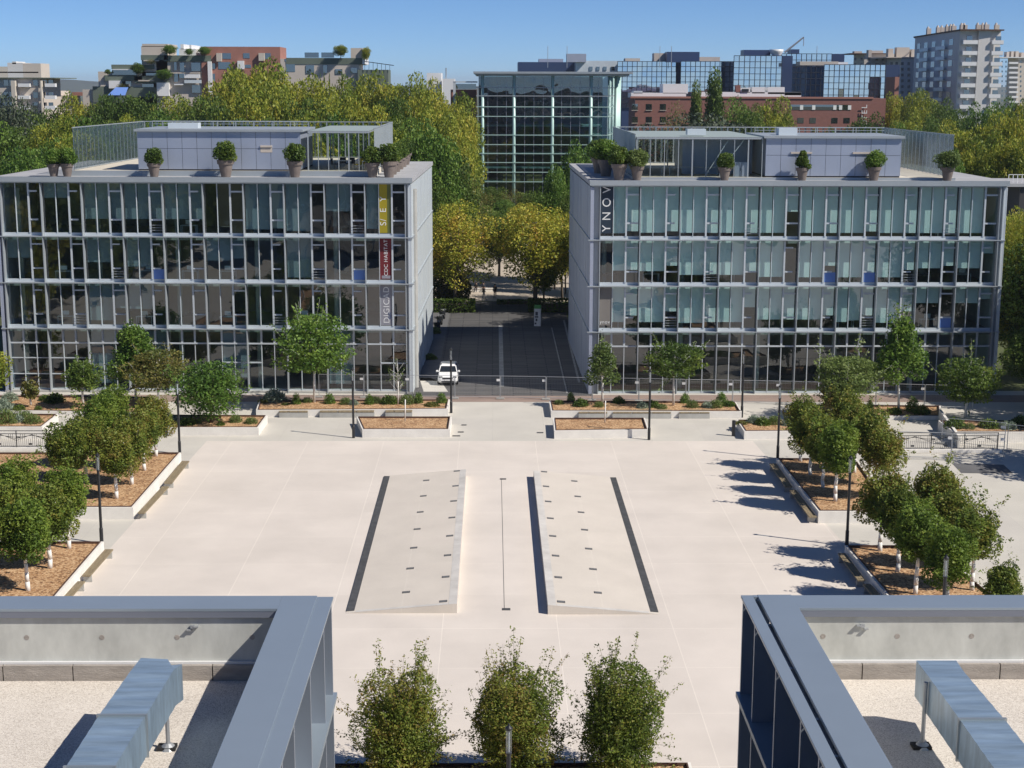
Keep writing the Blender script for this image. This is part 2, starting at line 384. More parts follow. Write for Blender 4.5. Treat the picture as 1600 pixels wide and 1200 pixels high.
def pavemat(name, c1, c2, mort, bw, bh, ms=0.012, sc=0.35, var=0.06, off=0.0, loc=(0,0,0), bump=0.0):
    m = bpy.data.materials.new(name); m.use_nodes = True; t = m.node_tree; b = t.nodes['Principled BSDF']; L = t.links.new
    tc = N(t,'ShaderNodeTexCoord'); mp = N(t,'ShaderNodeMapping'); mp.inputs['Location'].default_value = loc; L(tc.outputs['Object'], mp.inputs[0])
    br = N(t,'ShaderNodeTexBrick'); br.offset = off; br.inputs['Scale'].default_value = 1.0
    br.inputs['Color1'].default_value = (*c1,1); br.inputs['Color2'].default_value = (*c2,1); br.inputs['Mortar'].default_value = (*mort,1)
    br.inputs['Mortar Size'].default_value = ms; br.inputs['Mortar Smooth'].default_value = 0.0
    br.inputs['Brick Width'].default_value = bw; br.inputs['Row Height'].default_value = bh; L(mp.outputs[0], br.inputs['Vector'])
    n = N(t,'ShaderNodeTexNoise'); n.inputs['Scale'].default_value = sc; n.inputs['Detail'].default_value = 8; n.inputs['Roughness'].default_value = 0.6; L(tc.outputs['Object'], n.inputs['Vector'])
    mr = N(t,'ShaderNodeMapRange'); mr.inputs['From Min'].default_value = 0.3; mr.inputs['From Max'].default_value = 0.7
    mr.inputs['To Min'].default_value = 1-var; mr.inputs['To Max'].default_value = 1+var; L(n.outputs[0], mr.inputs[0])
    n3 = N(t,'ShaderNodeTexNoise'); n3.inputs['Scale'].default_value = 18; n3.inputs['Detail'].default_value = 2; L(tc.outputs['Object'], n3.inputs['Vector'])
    mr3 = N(t,'ShaderNodeMapRange'); mr3.inputs['To Min'].default_value = 0.95; mr3.inputs['To Max'].default_value = 1.05; L(n3.outputs[0], mr3.inputs[0])
    mu = N(t,'ShaderNodeMath', operation='MULTIPLY'); L(mr.outputs[0], mu.inputs[0]); L(mr3.outputs[0], mu.inputs[1])
    hs = N(t,'ShaderNodeHueSaturation'); L(br.outputs['Color'], hs.inputs['Color']); L(mu.outputs[0], hs.inputs['Value'])
    L(hs.outputs[0], b.inputs['Base Color']); b.inputs['Roughness'].default_value = 0.85; return m
M['plaza'] = pavemat('plaza_paving', (0.67,0.612,0.555), (0.64,0.585,0.53), (0.76,0.70,0.63), 5.65, 5.2, 0.018, sc=0.22, var=0.075, loc=(2.45,1.3,0))
M['pave'] = pavemat('pale_paving', (0.56,0.535,0.48), (0.54,0.515,0.47), (0.48,0.46,0.42), 4.0, 4.0, 0.012, var=0.06)
M['alley'] = pavemat('light_streaked_alley_paving', (0.085,0.085,0.085), (0.125,0.12,0.118), (0.03,0.03,0.035), 3.3, 0.5, 0.05, off=0.45, var=0.15, sc=0.2)  # reflected light streaks on the alley floor painted as paler and darker rows
M['asphalt'] = mat('asphalt', (0.13,0.13,0.135), 0.9, var=0.15, scale=0.6, bump=0.2)
M['redpave'] = pavemat('reddish_paving', (0.33,0.24,0.20), (0.28,0.21,0.18), (0.25,0.2,0.17), 0.4, 0.2, 0.01, off=0.5, var=0.12)
M['tan'] = pavemat('tan_paving', (0.50,0.43,0.35), (0.47,0.41,0.34), (0.44,0.38,0.31), 1.2, 0.6, 0.01, var=0.06)
M['grass'] = mat('dry_grass', (0.07,0.085,0.03), 0.95, var=0.3, scale=0.08)
M['hill'] = mat('wooded_hill', (0.045,0.06,0.03), 0.95, var=0.4, scale=0.01)
M['paleline'] = mat('worn_pale_line', (0.30,0.30,0.29), 0.9, var=0.3, scale=1.5)
# leaves
M['lf_horn'] = leafmat('hornbeam_leaves', [(0.055,0.09,0.018),(0.10,0.155,0.028),(0.155,0.205,0.036),(0.21,0.225,0.045),(0.21,0.15,0.045)], ns=0.9)
M['lf_horng'] = leafmat('greener_hornbeam_leaves', [(0.05,0.095,0.018),(0.10,0.17,0.028),(0.15,0.23,0.036),(0.20,0.26,0.045)], ns=0.9)
M['lf_green'] = leafmat('green_leaves', [(0.045,0.10,0.02),(0.085,0.17,0.03),(0.14,0.24,0.045),(0.20,0.29,0.055)], ns=0.7)
M['lf_plane'] = leafmat('plane_tree_leaves', [(0.075,0.125,0.02),(0.15,0.21,0.03),(0.24,0.29,0.04),(0.33,0.35,0.05),(0.37,0.32,0.055)], ns=0.28)
M['lf_autumn'] = leafmat('autumn_leaves', [(0.09,0.13,0.02),(0.20,0.25,0.03),(0.34,0.36,0.05),(0.46,0.42,0.07),(0.42,0.26,0.06)], ns=0.3)
M['lf_deep'] = leafmat('deep_green_leaves', [(0.04,0.08,0.018),(0.08,0.14,0.028),(0.13,0.20,0.04),(0.19,0.235,0.05)], ns=0.3)
M['lf_cedar'] = leafmat('cedar_needles', [(0.03,0.048,0.03),(0.055,0.078,0.05),(0.09,0.115,0.08)], transl=0.1, ns=0.4)
M['lf_herb'] = leafmat('herb_leaves', [(0.07,0.12,0.035),(0.13,0.19,0.055),(0.19,0.25,0.085)], ns=1.5)
M['lf_glauc'] = leafmat('blue_grey_leaves', [(0.13,0.19,0.15),(0.22,0.29,0.23),(0.33,0.40,0.32)], ns=1.5)
M['lf_rust'] = leafmat('rusty_leaves', [(0.07,0.10,0.03),(0.13,0.16,0.04),(0.19,0.16,0.05),(0.12,0.17,0.04)], ns=0.6)

# ================================================================ ground
def sheet(name, poly, z, m, kind='structure', label=None):
    me = bpy.data.meshes.new(name); n = len(poly)
    ar = sum(poly[i][0]*poly[(i+1)%n][1]-poly[(i+1)%n][0]*poly[i][1] for i in range(n))
    if ar < 0: poly = poly[::-1]
    me.from_pydata([(p[0],p[1],z) for p in poly], [], [tuple(range(n))]); me.materials.append(m)
    o = bpy.data.objects.new(name, me); S.collection.objects.link(o); o['kind'] = kind
    if label: o['label'] = label
    return o
def gp(*uv): return [tuple(G(u,v)[:2]) for u, v in uv]
sheet('ground', [(-7000,-1500),(7000,-1500),(7000,9000),(-7000,9000)], -0.02, M['grass'])
sheet('pavement', [(-75,2),(75,2),(75,131.5),(-75,131.5)], -0.012, M['pave'])
XL = [tuple(G(323,689)[:2]), tuple(G(104,932)[:2])]; XR = [tuple(G(1176,689)[:2]), tuple(G(1392,932)[:2])]
def ext(a, b, y): t = (y-a[1])/(b[1]-a[1]); return (a[0]+(b[0]-a[0])*t, y)
sheet('plaza', [XL[0], XR[0], ext(*XR, 46), ext(*XL, 46)], -0.004, M['plaza'])
sheet('facade_walkway', [(-48,126.6),(48,126.6),(48,129.6),(-48,129.6)], -0.008, M['redpave'])
sheet('alley_road', [(-7.6,129.2),(8.6,129.2),(8.6,188),(-7.6,188)], -0.003, M['alley'])
sheet('alley_apron', gp((662,612),(700,612),(690,597),(672,590),(655,590)), 0.001, M['pave'])
sheet('alley_pavement', [(-7.2,136),(-5.0,136),(-5.0,187),(-7.2,187)], 0.001, M['asphalt'])
def line(name, a, b_, w, m, z=0.006):
    a = G(*a); b_ = G(*b_); sheet(name, [(a.x-w/2,a.y),(a.x+w/2,a.y),(b_.x+w/2,b_.y),(b_.x-w/2,b_.y)], z, m)
line('road_marking', (784,604), (782,508), .42, M['paleline'])
line('road_marking', (886,614), (862,512), .13, M['paleline'])
line('road_marking', (905,598), (881,500), .2, M['paleline'])
sheet('park_square', [(-26,188.5),(36,188.5),(36,262),(-26,262)], -0.008, M['tan'])
# far wooded hills with a gently uneven crest
hb = MB(); hv = []; rr = random.Random(3)
for i in range(81):
    x = -4200 + i*100; h = 30 + 26/(1+math.exp((x+1650)/120)) + 3*math.sin(i*0.83) + 2*math.sin(i*2.1)
    h *= 1.0
    hv += [(x, 6000+300*math.sin(i*0.2), -5), (x, 6350, h), (x, 7400, h*0.7)]
fs = []
for i in range(80):
    for k in (0,1): fs.append((i*3+k, (i+1)*3+k, (i+1)*3+k+1, i*3+k+1))
hb.add(hv, fs); tag(hb.build('hills', M['hill'], smooth=True), kind='structure')

# ================================================================ central ramps
def ramp(name, uo_n, uo_f, ui_n, label, lights, side):
    p_in = G(*ui_n); p_on = G(*uo_n); p_of = G(*uo_f)
    xi = p_in.x; y0 = p_in.y; y1 = p_of.y; xo = (p_on.x+p_of.x)/2; h = 0.48
    root = empty(name, ((xi+xo)/2, (y0+y1)/2, 0)); tag(root, label, 'ramp', 'pair of sloped paved wedges in the plaza')
    s = 1 if xi > xo else -1
    zt = lambda x: 0.008 + h*abs(x-xo)/abs(xi-xo)
    b = MB(); xa = xo; xb = xi - s*0.0
    vs = [(xo,y0,0),(xi,y0,0),(xi,y1,0),(xo,y1,0),(xo,y0,0.008),(xi,y0,zt(xi)),(xi,y1,zt(xi)),(xo,y1,0.008)]
    f = [(4,5,6,7),(0,1,5,4),(1,2,6,5),(2,3,7,6),(3,0,4,7)]
    if s < 0: f = [q[::-1] for q in f]
    b.add(vs, f); wpart(b, 'wedge', M['rampstone'], root)
    # coping along the high edge and the two ends
    c = MB()
    def strip(x0,x1,ya,yb,dz,n=1):
        for i in range(n):
            u0=ya+(yb-ya)*i/n+0.012; u1=ya+(yb-ya)*(i+1)/n-0.012
            c.add([(x0,u0,zt(x0)+dz),(x1,u0,zt(x1)+dz),(x1,u1,zt(x1)+dz),(x0,u1,zt(x0)+dz)],[(0,1,2,3) if x1>x0 else (3,2,1,0)])
    strip(xi-s*0.42, xi-s*0.002, y0, y1, 0.006, 22); strip(xo+s*0.5, xi-s*0.45, y0, y0+0.3, 0.006, 1)
    wpart(c, 'coping', M['coping'], root)
    d = MB(); d.box(min(xo,xo+s*0.4), max(xo,xo+s*0.4), y0+0.25, y1-0.15, 0.0, 0.05); wpart(d, 'drain_grating', M['grating'], root)
    for (u,v) in lights:
        p = G(u,v,0.25)
        for _ in range(4): p = G(u,v,zt(p.x))
        q = empty('ramp_light', (p.x,p.y,zt(p.x)+0.003)); tag(q, 'small dark rectangular light recessed in the %s wedge of paving' % side, 'ground light', 'lights recessed in the %s wedge' % side)
        q.rotation_euler = (0, -math.atan(h/abs(xi-xo))*s, 0)
        e = MB(); e.box(-0.2,0.2,-0.15,0.15,-0.02,0.012); e.build('frame', M['grating'], q)
        e = MB(); e.box(-0.17,0.17,-0.12,0.12,0.0,0.018); e.build('lens', M['lens'], q)
M['rampstone'] = pavemat('ramp_stone', (0.635,0.58,0.515), (0.615,0.565,0.50), (0.66,0.61,0.54), 2.6, 3.4, 0.02, var=0.06)
M['coping'] = mat('coping_stone', (0.58,0.56,0.53), 0.8, var=0.16, scale=0.7)
M['lens'] = mat('frosted_lens', (0.16,0.16,0.16), 0.4)
M['grating'] = mat('grating', (0.07,0.072,0.075), 0.7, var=0.3, scale=2.5)
z = lambda L: [(500+x/2.667, 700+y/2.667) for x, y in L]
ramp('stone_wedge', (541,957), (600,744), (714,958), 'left sloped stone wedge in the plaza, its high edge facing right',
     z([(570,96),(565,158),(557,221),(550,290),(541,366),(532,447),(524,537),(514,639),(443,135),(431,200),(418,267),(405,338),(391,416),(376,502),(359,601)]), 'left')
ramp('stone_wedge', (1031,959), (961,746), (856,960), 'right sloped stone wedge in the plaza, dark shadow along its high edge',
     z([(934,99),(942,160),(951,223),(960,293),(970,367),(982,449),(993,539),(1005,641),(1060,138),(1074,202),(1088,268),(1103,341),(1120,420),(1138,505),(1158,603)]), 'right')
# slot drain between the wedges
b = MB(); p0 = G(788,950); p1 = G(784,749)
b.box(p0.x-0.013, p0.x+0.013, p0.y, p1.y, -0.01, 0.004); so1 = b.build('slot_drain', M['grating']); tag(so1, 'thin dark drainage slot running between the two stone wedges', 'drain')
for (u,v,w_,lb) in ((791,952,0.42,'dark metal drain cover at the near end of the slot between the wedges'),(786,748.5,0.42,'dark metal drain cover at the far end of the slot between the wedges'),
               (713,681,0.6,'dark metal cover in the paving, nearest the left mulch planter corner'),(720,675,0.45,'dark metal cover in the paving, just behind the one by the planter corner'),
               (725,664,0.4,'dark metal cover in the paving beside the lamp post'),(844,676,0.5,'dark metal cover in the paving left of the right mulch planter')):
    p = G(u,v); b = MB(); b.box(-w_/2,w_/2,-0.16,0.16,0,0.012); b.box(-w_/2+.03,w_/2-.03,-0.13,0.13,0.012,0.018)
    o = b.build('drain_cover', M['grating']); o.location = (p.x,p.y,0); tag(o, lb, 'drain cover', 'metal covers in the plaza')

# ================================================================ planters
def planter(uvs, zt, label, cat='planter', group='white concrete planters round the plaza', world=None, t=0.16, rim=True, zm=None, zs=None):
    pts = world or [tuple(G(u,v,zt)[:2]) for u,v in uvs]
    cx = sum(p[0] for p in pts)/len(pts); cy = sum(p[1] for p in pts)/len(pts)
    pts = [(p[0]-cx,p[1]-cy) for p in pts]
    root = empty('planter', (cx,cy,0)); tag(root, label, cat, group)
    outer, inner = offset(pts, t); n = len(outer)
    b = MB(); vs = [(*p,-0.05) for p in outer]+[(*p,zt) for p in outer]+[(*p,-0.05) for p in inner]+[(*p,zt) for p in inner]
    fs = []
    for i in range(n):
        j=(i+1)%n; fs += [(i,j,n+j,n+i),(n+i,n+j,3*n+j,3*n+i),(2*n+j,2*n+i,3*n+i,3*n+j)]
    b.add(vs, fs); b.build('wall', M['conc'], root)
    if rim:
        o2, i2 = offset(pts, t-0.03); o3, i3 = offset(pts, t+0.03)
        b = MB(); vs = [(*p,zt-0.1) for p in i2]+[(*p,zt+0.05) for p in i2]+[(*p,zt-0.1) for p in i3]+[(*p,zt+0.05) for p in i3]
        b.add(vs, fs); b.build('rim', M['rim'], root)
    zm = zt-0.08 if zm is None else zm
    # slightly uneven mulch
    me = bpy.data.meshes.new('mulch'); me.from_pydata([(*p,zm) for p in offset(pts, t+0.01)[1]], [], [tuple(range(n))]); me.materials.append(M['mulch'])
    o = bpy.data.objects.new('mulch', me); S.collection.objects.link(o); o.parent = root
    return root
def bench(uv, zt, label, group):
    """timber slab seat on a steel bracket; corners given on the seat plane"""
    pts = [G(u,v,zt) for u,v in uv]; c = sum(pts, Vector())/4
    root = empty('bench', (c.x,c.y,0)); tag(root, label, 'bench', group)
    lp = [(p.x-c.x,p.y-c.y) for p in pts]
    a = Vector(lp[0]); b_ = Vector(lp[1]); d = Vector(lp[3]); cc = Vector(lp[2])
    for k in range(3):
        m = MB(); t0 = k/3+0.01; t1 = (k+1)/3-0.01
        q = [a.lerp(b_,t0), a.lerp(b_,t1), d.lerp(cc,t1), d.lerp(cc,t0)]
        m.prism([(x.x,x.y) for x in q], zt-0.08, zt); m.build('plank', M['wood'], root)
    for t0 in (0.06, 0.94):
        m = MB(); e0 = a.lerp(d,t0); e1 = b_.lerp(cc,t0); dirn = (d-a).normalized()*0.05
        m.prism([(e0.x-dirn.x,e0.y-dirn.y),(e1.x-dirn.x,e1.y-dirn.y),(e1.x+dirn.x,e1.y+dirn.y),(e0.x+dirn.x,e0.y+dirn.y)], -0.01, zt-0.082); m.build('support', M['conc_g'], root)
    return root
# ================================================================ the two office buildings
def office(name, ox, oy, rz, W, depth, label, side, blindf, openf, groundmirror=None):
    """local frame: x along the facade, y into the building, z up. Fin fronts at y=0, glass at y=0.52"""
    root = empty(name, (ox,oy,0), R(rz)); tag(root, label, 'office building', 'pair of glass office buildings behind the plaza')
    zl = [0.0, 5.6, 9.55, 13.5, 18.08]; nb = 10; bw = W/nb; GY = 0.52
    e0, e1 = (0.75, 0.5) if side == 'right' else (0.45, 0.45)      # solid strip before the first and after the last fin
    X0, X1 = -e0, W+e1
    # slabs with ceilings, back wall, plinth
    for k in range(4):
        b = MB(); b.box(X0+.3, X1-.3, GY+0.38, depth-.3, zl[k]+(-0.4 if k else -0.3), zl[k]-0.02 if k else 0.04); b.build('floor_slab', M['ceil'], root)
    b = MB()
    for k in range(4): b.box(X0+.5, X1-.5, 9.0+0.7*(k%2), 9.2+0.7*(k%2), zl[k]+0.05, zl[k+1]-0.41)
    b.build('inner_wall', M['roomwall'], root)
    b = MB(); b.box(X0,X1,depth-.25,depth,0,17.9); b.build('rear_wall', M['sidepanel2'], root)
    # side walls made of upright panels with a ledge at every floor
    for s, xx, mm in ((-1, X0, M['sidepanel2']), (1, X1, M['sidepanel'])):  # sun side paler, shade side bluer: light put into the panel colours
        b = MB(); n = int(depth/0.62)
        rdd = random.Random(5+s)
        for k in range(4):
            z0 = zl[k]; z1 = zl[k+1]-(0.1 if k<3 else 0.16)
            for i in range(n):
                ya = 0.05+ (depth-.1)*i/n; yb = 0.05+(depth-.1)*(i+1)/n-0.035; pr = rdd.uniform(0,0.03)
                if k == 0 and 14 < i < 22 and s>0: continue
                b.box(min(xx, xx+s*(0.05+pr))-0.0, max(xx, xx+s*(0.05+pr)), ya, yb, z0, z1)
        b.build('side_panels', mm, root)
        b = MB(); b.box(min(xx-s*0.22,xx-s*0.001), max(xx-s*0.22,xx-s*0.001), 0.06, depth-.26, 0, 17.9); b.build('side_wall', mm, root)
        b = MB()
        for k in (1,2,3): b.box(min(xx+s*0.001,xx+s*0.16), max(xx+s*0.001,xx+s*0.16), 0.3, depth-.3, zl[k]-0.1, zl[k]+0.02)
        b.build('side_ledge', M['steel'], root)
    # fins and ledges
    for i in range(nb+1):
        b = MB(); b.box(i*bw-0.038, i*bw+0.038, 0.0, GY-0.02, 0.0, 17.95); b.build('fin', M['steel'], root)
    for k in (1,2,3):
        b = MB()
        b.box(X0-0.25 if side=='right' else X0-.1, X1+(0.25 if side=='left' else .1), -0.04, GY-0.03, zl[k]-0.09, zl[k]); b.build('ledge', M['steel'], root)
    b = MB(); b.box(X0,0-0.06,0.35,0.5,0.0,17.95); b.build('corner_strip', M['steel'], root); b = MB(); b.box(W+0.06,X1,0.35,0.5,0.0,17.95); b.build('corner_strip', M['steel'], root)
    b = MB(); b.box(X0-.1, X1+.1, 0.05, GY+0.3, -0.05, 0.16); b.build('plinth', M['conc_g'], root)
    rd = random.Random(21 if side=='left' else 22)
    for k in range(4):
        z0 = zl[k]+(0.0 if k else 0.16); z1 = zl[k+1]-0.13
        sp = 0.25 if k else 0.05
        for i in range(nb):
            xa = i*bw+0.05; xb = (i+1)*bw-0.05; pw = (xb-xa)/3
            if k==0 and side=='left' and i < 2: pass
            g = MB()
            for j in range(3):
                x0 = xa+j*pw; x1 = x0+pw; tx = rd.gauss(0,0.006); tz = rd.gauss(0,0.004)
                segs = [(z0+sp, z1)]
                if j == 2 and k: hh = z1-z0; segs = [(z0+sp, z0+hh*0.30),(z0+hh*0.30, z0+hh*0.84),(z0+hh*0.84, z1)]
                if k == 0: segs = [(z0+sp, 4.25),(4.25, z1)]
                for (za,zb) in segs:
                    dy = rd.gauss(0,0.004)
                    g.quad((x0,GY+tx,za),(x1,GY-tx,za),(x1,GY-tx+dy,zb),(x0,GY+tx+dy,zb))
            w_ = g.build('window', M['pane'], root)
            f = MB()
            if k:
                f.box(xa+pw-0.025, xa+pw+0.025, GY-0.10, GY+0.06, z0+sp, z1)
                f.box(xa+2*pw-0.07, xa+2*pw+0.07, GY-0.12, GY+0.06, z0+sp, z1)
                hh = z1-z0
                wd = pw-0.12 if rd.random() < .6 else pw*0.6
                f.box(xa+2*pw+0.07, xa+2*pw+0.07+wd, GY-0.12, GY+0.05, z0+hh*0.83, z0+hh*0.86)
                f.box(xa+2*pw+0.07, xa+2*pw+0.07+wd, GY-0.12, GY+0.05, z0+hh*0.29, z0+hh*0.32)
                f.box(xa, xb, GY-0.06, GY+0.05, z0, z0+sp)            # spandrel strip
                if (i*7+k*3) % 5 == 0:                                # guard rails behind the opening light
                    for q in range(1,4): f.box(xa+2*pw+0.09, xb, GY-0.2, GY-0.18, z0+sp+0.22*q, z0+sp+0.22*q+0.025)
            else:
                for j in (1,2): f.box(xa+j*pw-0.03, xa+j*pw+0.03, GY-0.08, GY+0.06, z0, 4.2)
                for j in (1,2): f.box(xa+j*pw-0.08, xa+j*pw+0.08, GY-0.10, GY+0.06, 4.32, z1)
                f.box(xa, xb, GY-0.12, GY+0.06, 4.2, 4.32)
                f.box(xa, xb, GY-0.05, GY+0.06, z0, z0+0.12)
                if side == 'left' and i >= 5 and i % 2 == 1: f.box(xa+pw*1, xb, GY-0.1, GY+0.06, 2.55, 2.65)
                if side == 'left' and i == 6: f.box(xa+0.02, xa+pw, GY-0.1, GY+0.06, 2.55, 2.65)
                if side == 'left' and i < 2:
                    f.box(xa, xb, GY-0.06, GY+0.06, 1.5, 1.58); f.box(xa, xb, GY-0.06, GY+0.06, 2.9, 2.98)
            f.build('window_frame', M['steel_d'], w_)
            fr = blindf(k, i, rd)
            if fr:
                bl = MB(); hh = z1-z0-sp
                for j, q in enumerate(fr):
                    if q <= 0: continue
                    x0 = xa+j*pw+0.03; x1 = xa+(j+1)*pw-0.03; zb = z1-hh*q
                    bl.box(x0, x1, GY+0.32, GY+0.33, zb, z1-0.02); bl.box(x0, x1, GY+0.31, GY+0.34, zb-0.03, zb)
                bl.build('blind', M['blind'] if side=='right' else M['blind_dark'], w_)
            if (k,i) in openf:
                bl = MB(); bl.box(xa+2*pw+0.1, xb-0.05, GY-0.05, GY-0.03, z0+sp+0.02, z0+(z1-z0)*0.29); bl.build('blue_board', M['blue'], w_)
            # desks and cupboards seen through the glass
            if k and rd.random() < 0.7:
                d_ = MB(); xx = xa+rd.uniform(.2,1.2); y_ = GY+rd.uniform(.9,2.2); zz = zl[k]
                d_.box(xx, xx+1.4, y_, y_+0.7, zz+0.70, zz+0.74)
                for ax in (xx+.03, xx+1.33):
                    for ay in (y_+.03, y_+.63): d_.box(ax, ax+.04, ay, ay+.04, zz, zz+0.70)
                d_.box(xx+.4, xx+.95, y_+.35, y_+.39, zz+0.82, zz+1.18); d_.box(xx+.65, xx+.7, y_+.37, y_+.4, zz+.74, zz+.83)
                dd = d_.build('desk', M['white'] if rd.random()<.5 else M['roomwall'], root)
    # columns indoors
    for i in range(0, nb+1, 2):
        b = MB(); b.tube((i*bw+0.6,GY+2.2,0.05),(i*bw+0.6,GY+2.2,17.4),0.22,n=10); b.build('column', M['conc_g'], root)
    # roof: overhanging sheet and fascia
    b = MB(); b.box(X0-.15, X1+.15, -0.08, depth+.1, 18.1, 18.46)
    b.build('roof', M['roof'], root)
    b = MB(); b.box(X0-.17, X1+.17, -0.12, -0.082, 18.06, 18.50); b.build('fascia', M['steel'], root)
    b = MB(); b.box(X0,X1,0.1,GY+0.6,17.95,18.098); b.build('soffit', M['steel'], root)
    return root, bw, zl, GY
def blL(k, i, rd):
    if k == 0: return None if i < 2 else ([0.0, 0.75, 0.8] if i in (3,5) else ([0.9,0.9,0] if i in (2,8) else None))
    if k == 3: return [None,(0.3,0.3,0),None,None,None,None,(0.92,0.92,0.9),(0.95,0.95,0.0),(0.55,0.55,0),(0.9,0,0)][i] if i not in (2,3,4) else (0.72,0.72,0.72)
    if k == 2: return {0:(0.5,0.5,0),2:(.6,.6,0),3:(.7,.7,0),5:(0.55,0.55,0.5),7:(0.95,0.95,0)}.get(i)
    return {2:(0.9,.9,.6),3:(.62,.62,0)}.get(i)
def blR(k, i, rd):
    if k == 0: return None
    if i == 0: return (0, 0.94 if k==3 else (0.72 if k==2 else .86), 0.9 if k==3 else 0.7)
    if k == 3: q = 0.93; return (q, q, [0.93,.9,0.93,0.93,.5,0.93,.9,0.93,0.93,0][i])
    if k == 2: q = [0.7,0.73,0.82,0.82,0.87,0.88,0.88,0.88,0.66,0.66][i]; return (q,q,[.7,.6,.8,.75,0,.6,.85,.7,.6,.3][i])
    q = [.86,.86,.88,.86,.8,.8,.86,.88,.4,.4][i]; return (q, q+(0.0 if i!=6 else -.04), [.8,.6,.86,.5,.8,.7,.7,.6,0,.3][i])
WL = 34.2; pR = P(636, 614, 130.0)
RZL, RZR = -1.2, 0.6
bL, bwL, ZL, GY = office('office_building', pR.x-WL*math.cos(R(RZL)), 130.0-WL*math.sin(R(RZL)), RZL, WL, 29.5, 'four storey glass office on the left with yellow, red and grey banners', 'left', blL, {(2,3),(2,8)})
pL = P(934, 616, 130.0); WR = 34.0
bR, bwR, ZR, _ = office('office_building', pL.x, 130.0, RZR, WR, 29.5, 'four storey glass office on the right with pale blinds and a navy banner', 'right', blR, {(2,5),(2,6),(1,8)})
# banners just before the glass, cloth colours dimmed as if behind it: top-level things hung on the facade
def banner(root, bw, i, j, k, m, label, strips=None):
    pw = (bw-0.1)/3; x0 = i*bw+0.05+j*pw+0.04; x1 = x0+pw-0.08; z0 = ZL[k]+0.32; z1 = ZL[k+1]-0.16; GYB = 0.485
    loc = root.location
    rz_ = root.rotation_euler.z; xm_ = (x0+x1)/2
    e = empty('banner', (loc.x+xm_*math.cos(rz_)-GYB*math.sin(rz_), loc.y+xm_*math.sin(rz_)+GYB*math.cos(rz_), z0), rz_); tag(e, label, 'banner')
    w = (x1-x0)/2; b = MB(); b.box(-w,w,-0.01,0.01,0,z1-z0); b.build('cloth', m, e)
    if strips: b = MB(); b.box(w-0.36,w-0.0,-0.016,-0.011,0.0,z1-z0); b.build('edge_strip', strips, e)
    return e, w, z1-z0
def vtext(e, s, size, m, zc, x=0.0, yo=-0.02, sx=1.0):
    # reads bottom to top
    mm = Matrix.Translation((x, yo, zc)) @ Matrix.Rotation(R(90),4,'X') @ Matrix.Rotation(R(90),4,'Z')
    return text(s, size, m, e, 'lettering', mm, 0.006, sx)
e, w_, h_ = banner(bR, bwR, 0, 0, 3, M['navy'], 'tall navy banner reading YNOV upwards at the left end of the right office building')
vtext(e, 'Y N O V', 1.0, M['letter'], h_*0.5, sx=0.98)
e, w_, h_ = banner(bL, bwL, 9, 1, 3, M['yellow'], 'yellow banner with faded pale letters on the top floor of the left office building', M['olive'])
vtext(e, 'S/  E  Y', 0.75, M['letter'], h_*0.45, x=-0.18)
e, w_, h_ = banner(bL, bwL, 9, 1, 2, M['maroon'], 'dark red banner reading CDC HABITAT on the third floor of the left office building')
vtext(e, 'CDC HABITAT', 0.44, M['letter'], h_*0.53)
b = MB(); b.box(-.38,.38,-0.02,-0.011,0.06,0.32); b.build('logo_patch', M['greybanner'], e)
e, w_, h_ = banner(bL, bwL, 9, 1, 1, M['greybanner'], 'grey banner reading DIGICAD on the second floor of the left office building')
vtext(e, 'DIGICAD', 0.72, M['letter'], h_*0.5); vtext(e, 'GIC', 0.34, M['letter2'], h_*0.24, x=0.27, yo=-0.03)
e, w_, h_ = banner(bR, bwR, 0, 0, 1, M['brown'], 'small ynov lettering at the foot of the first window of the right office building')
text('ynov', 0.42, M['letter'], e, 'lettering', Matrix.Translation((-.05,-.02,.28)) @ Matrix.Rotation(R(90),4,'X'), 0.006)

bR.location.z = -0.17
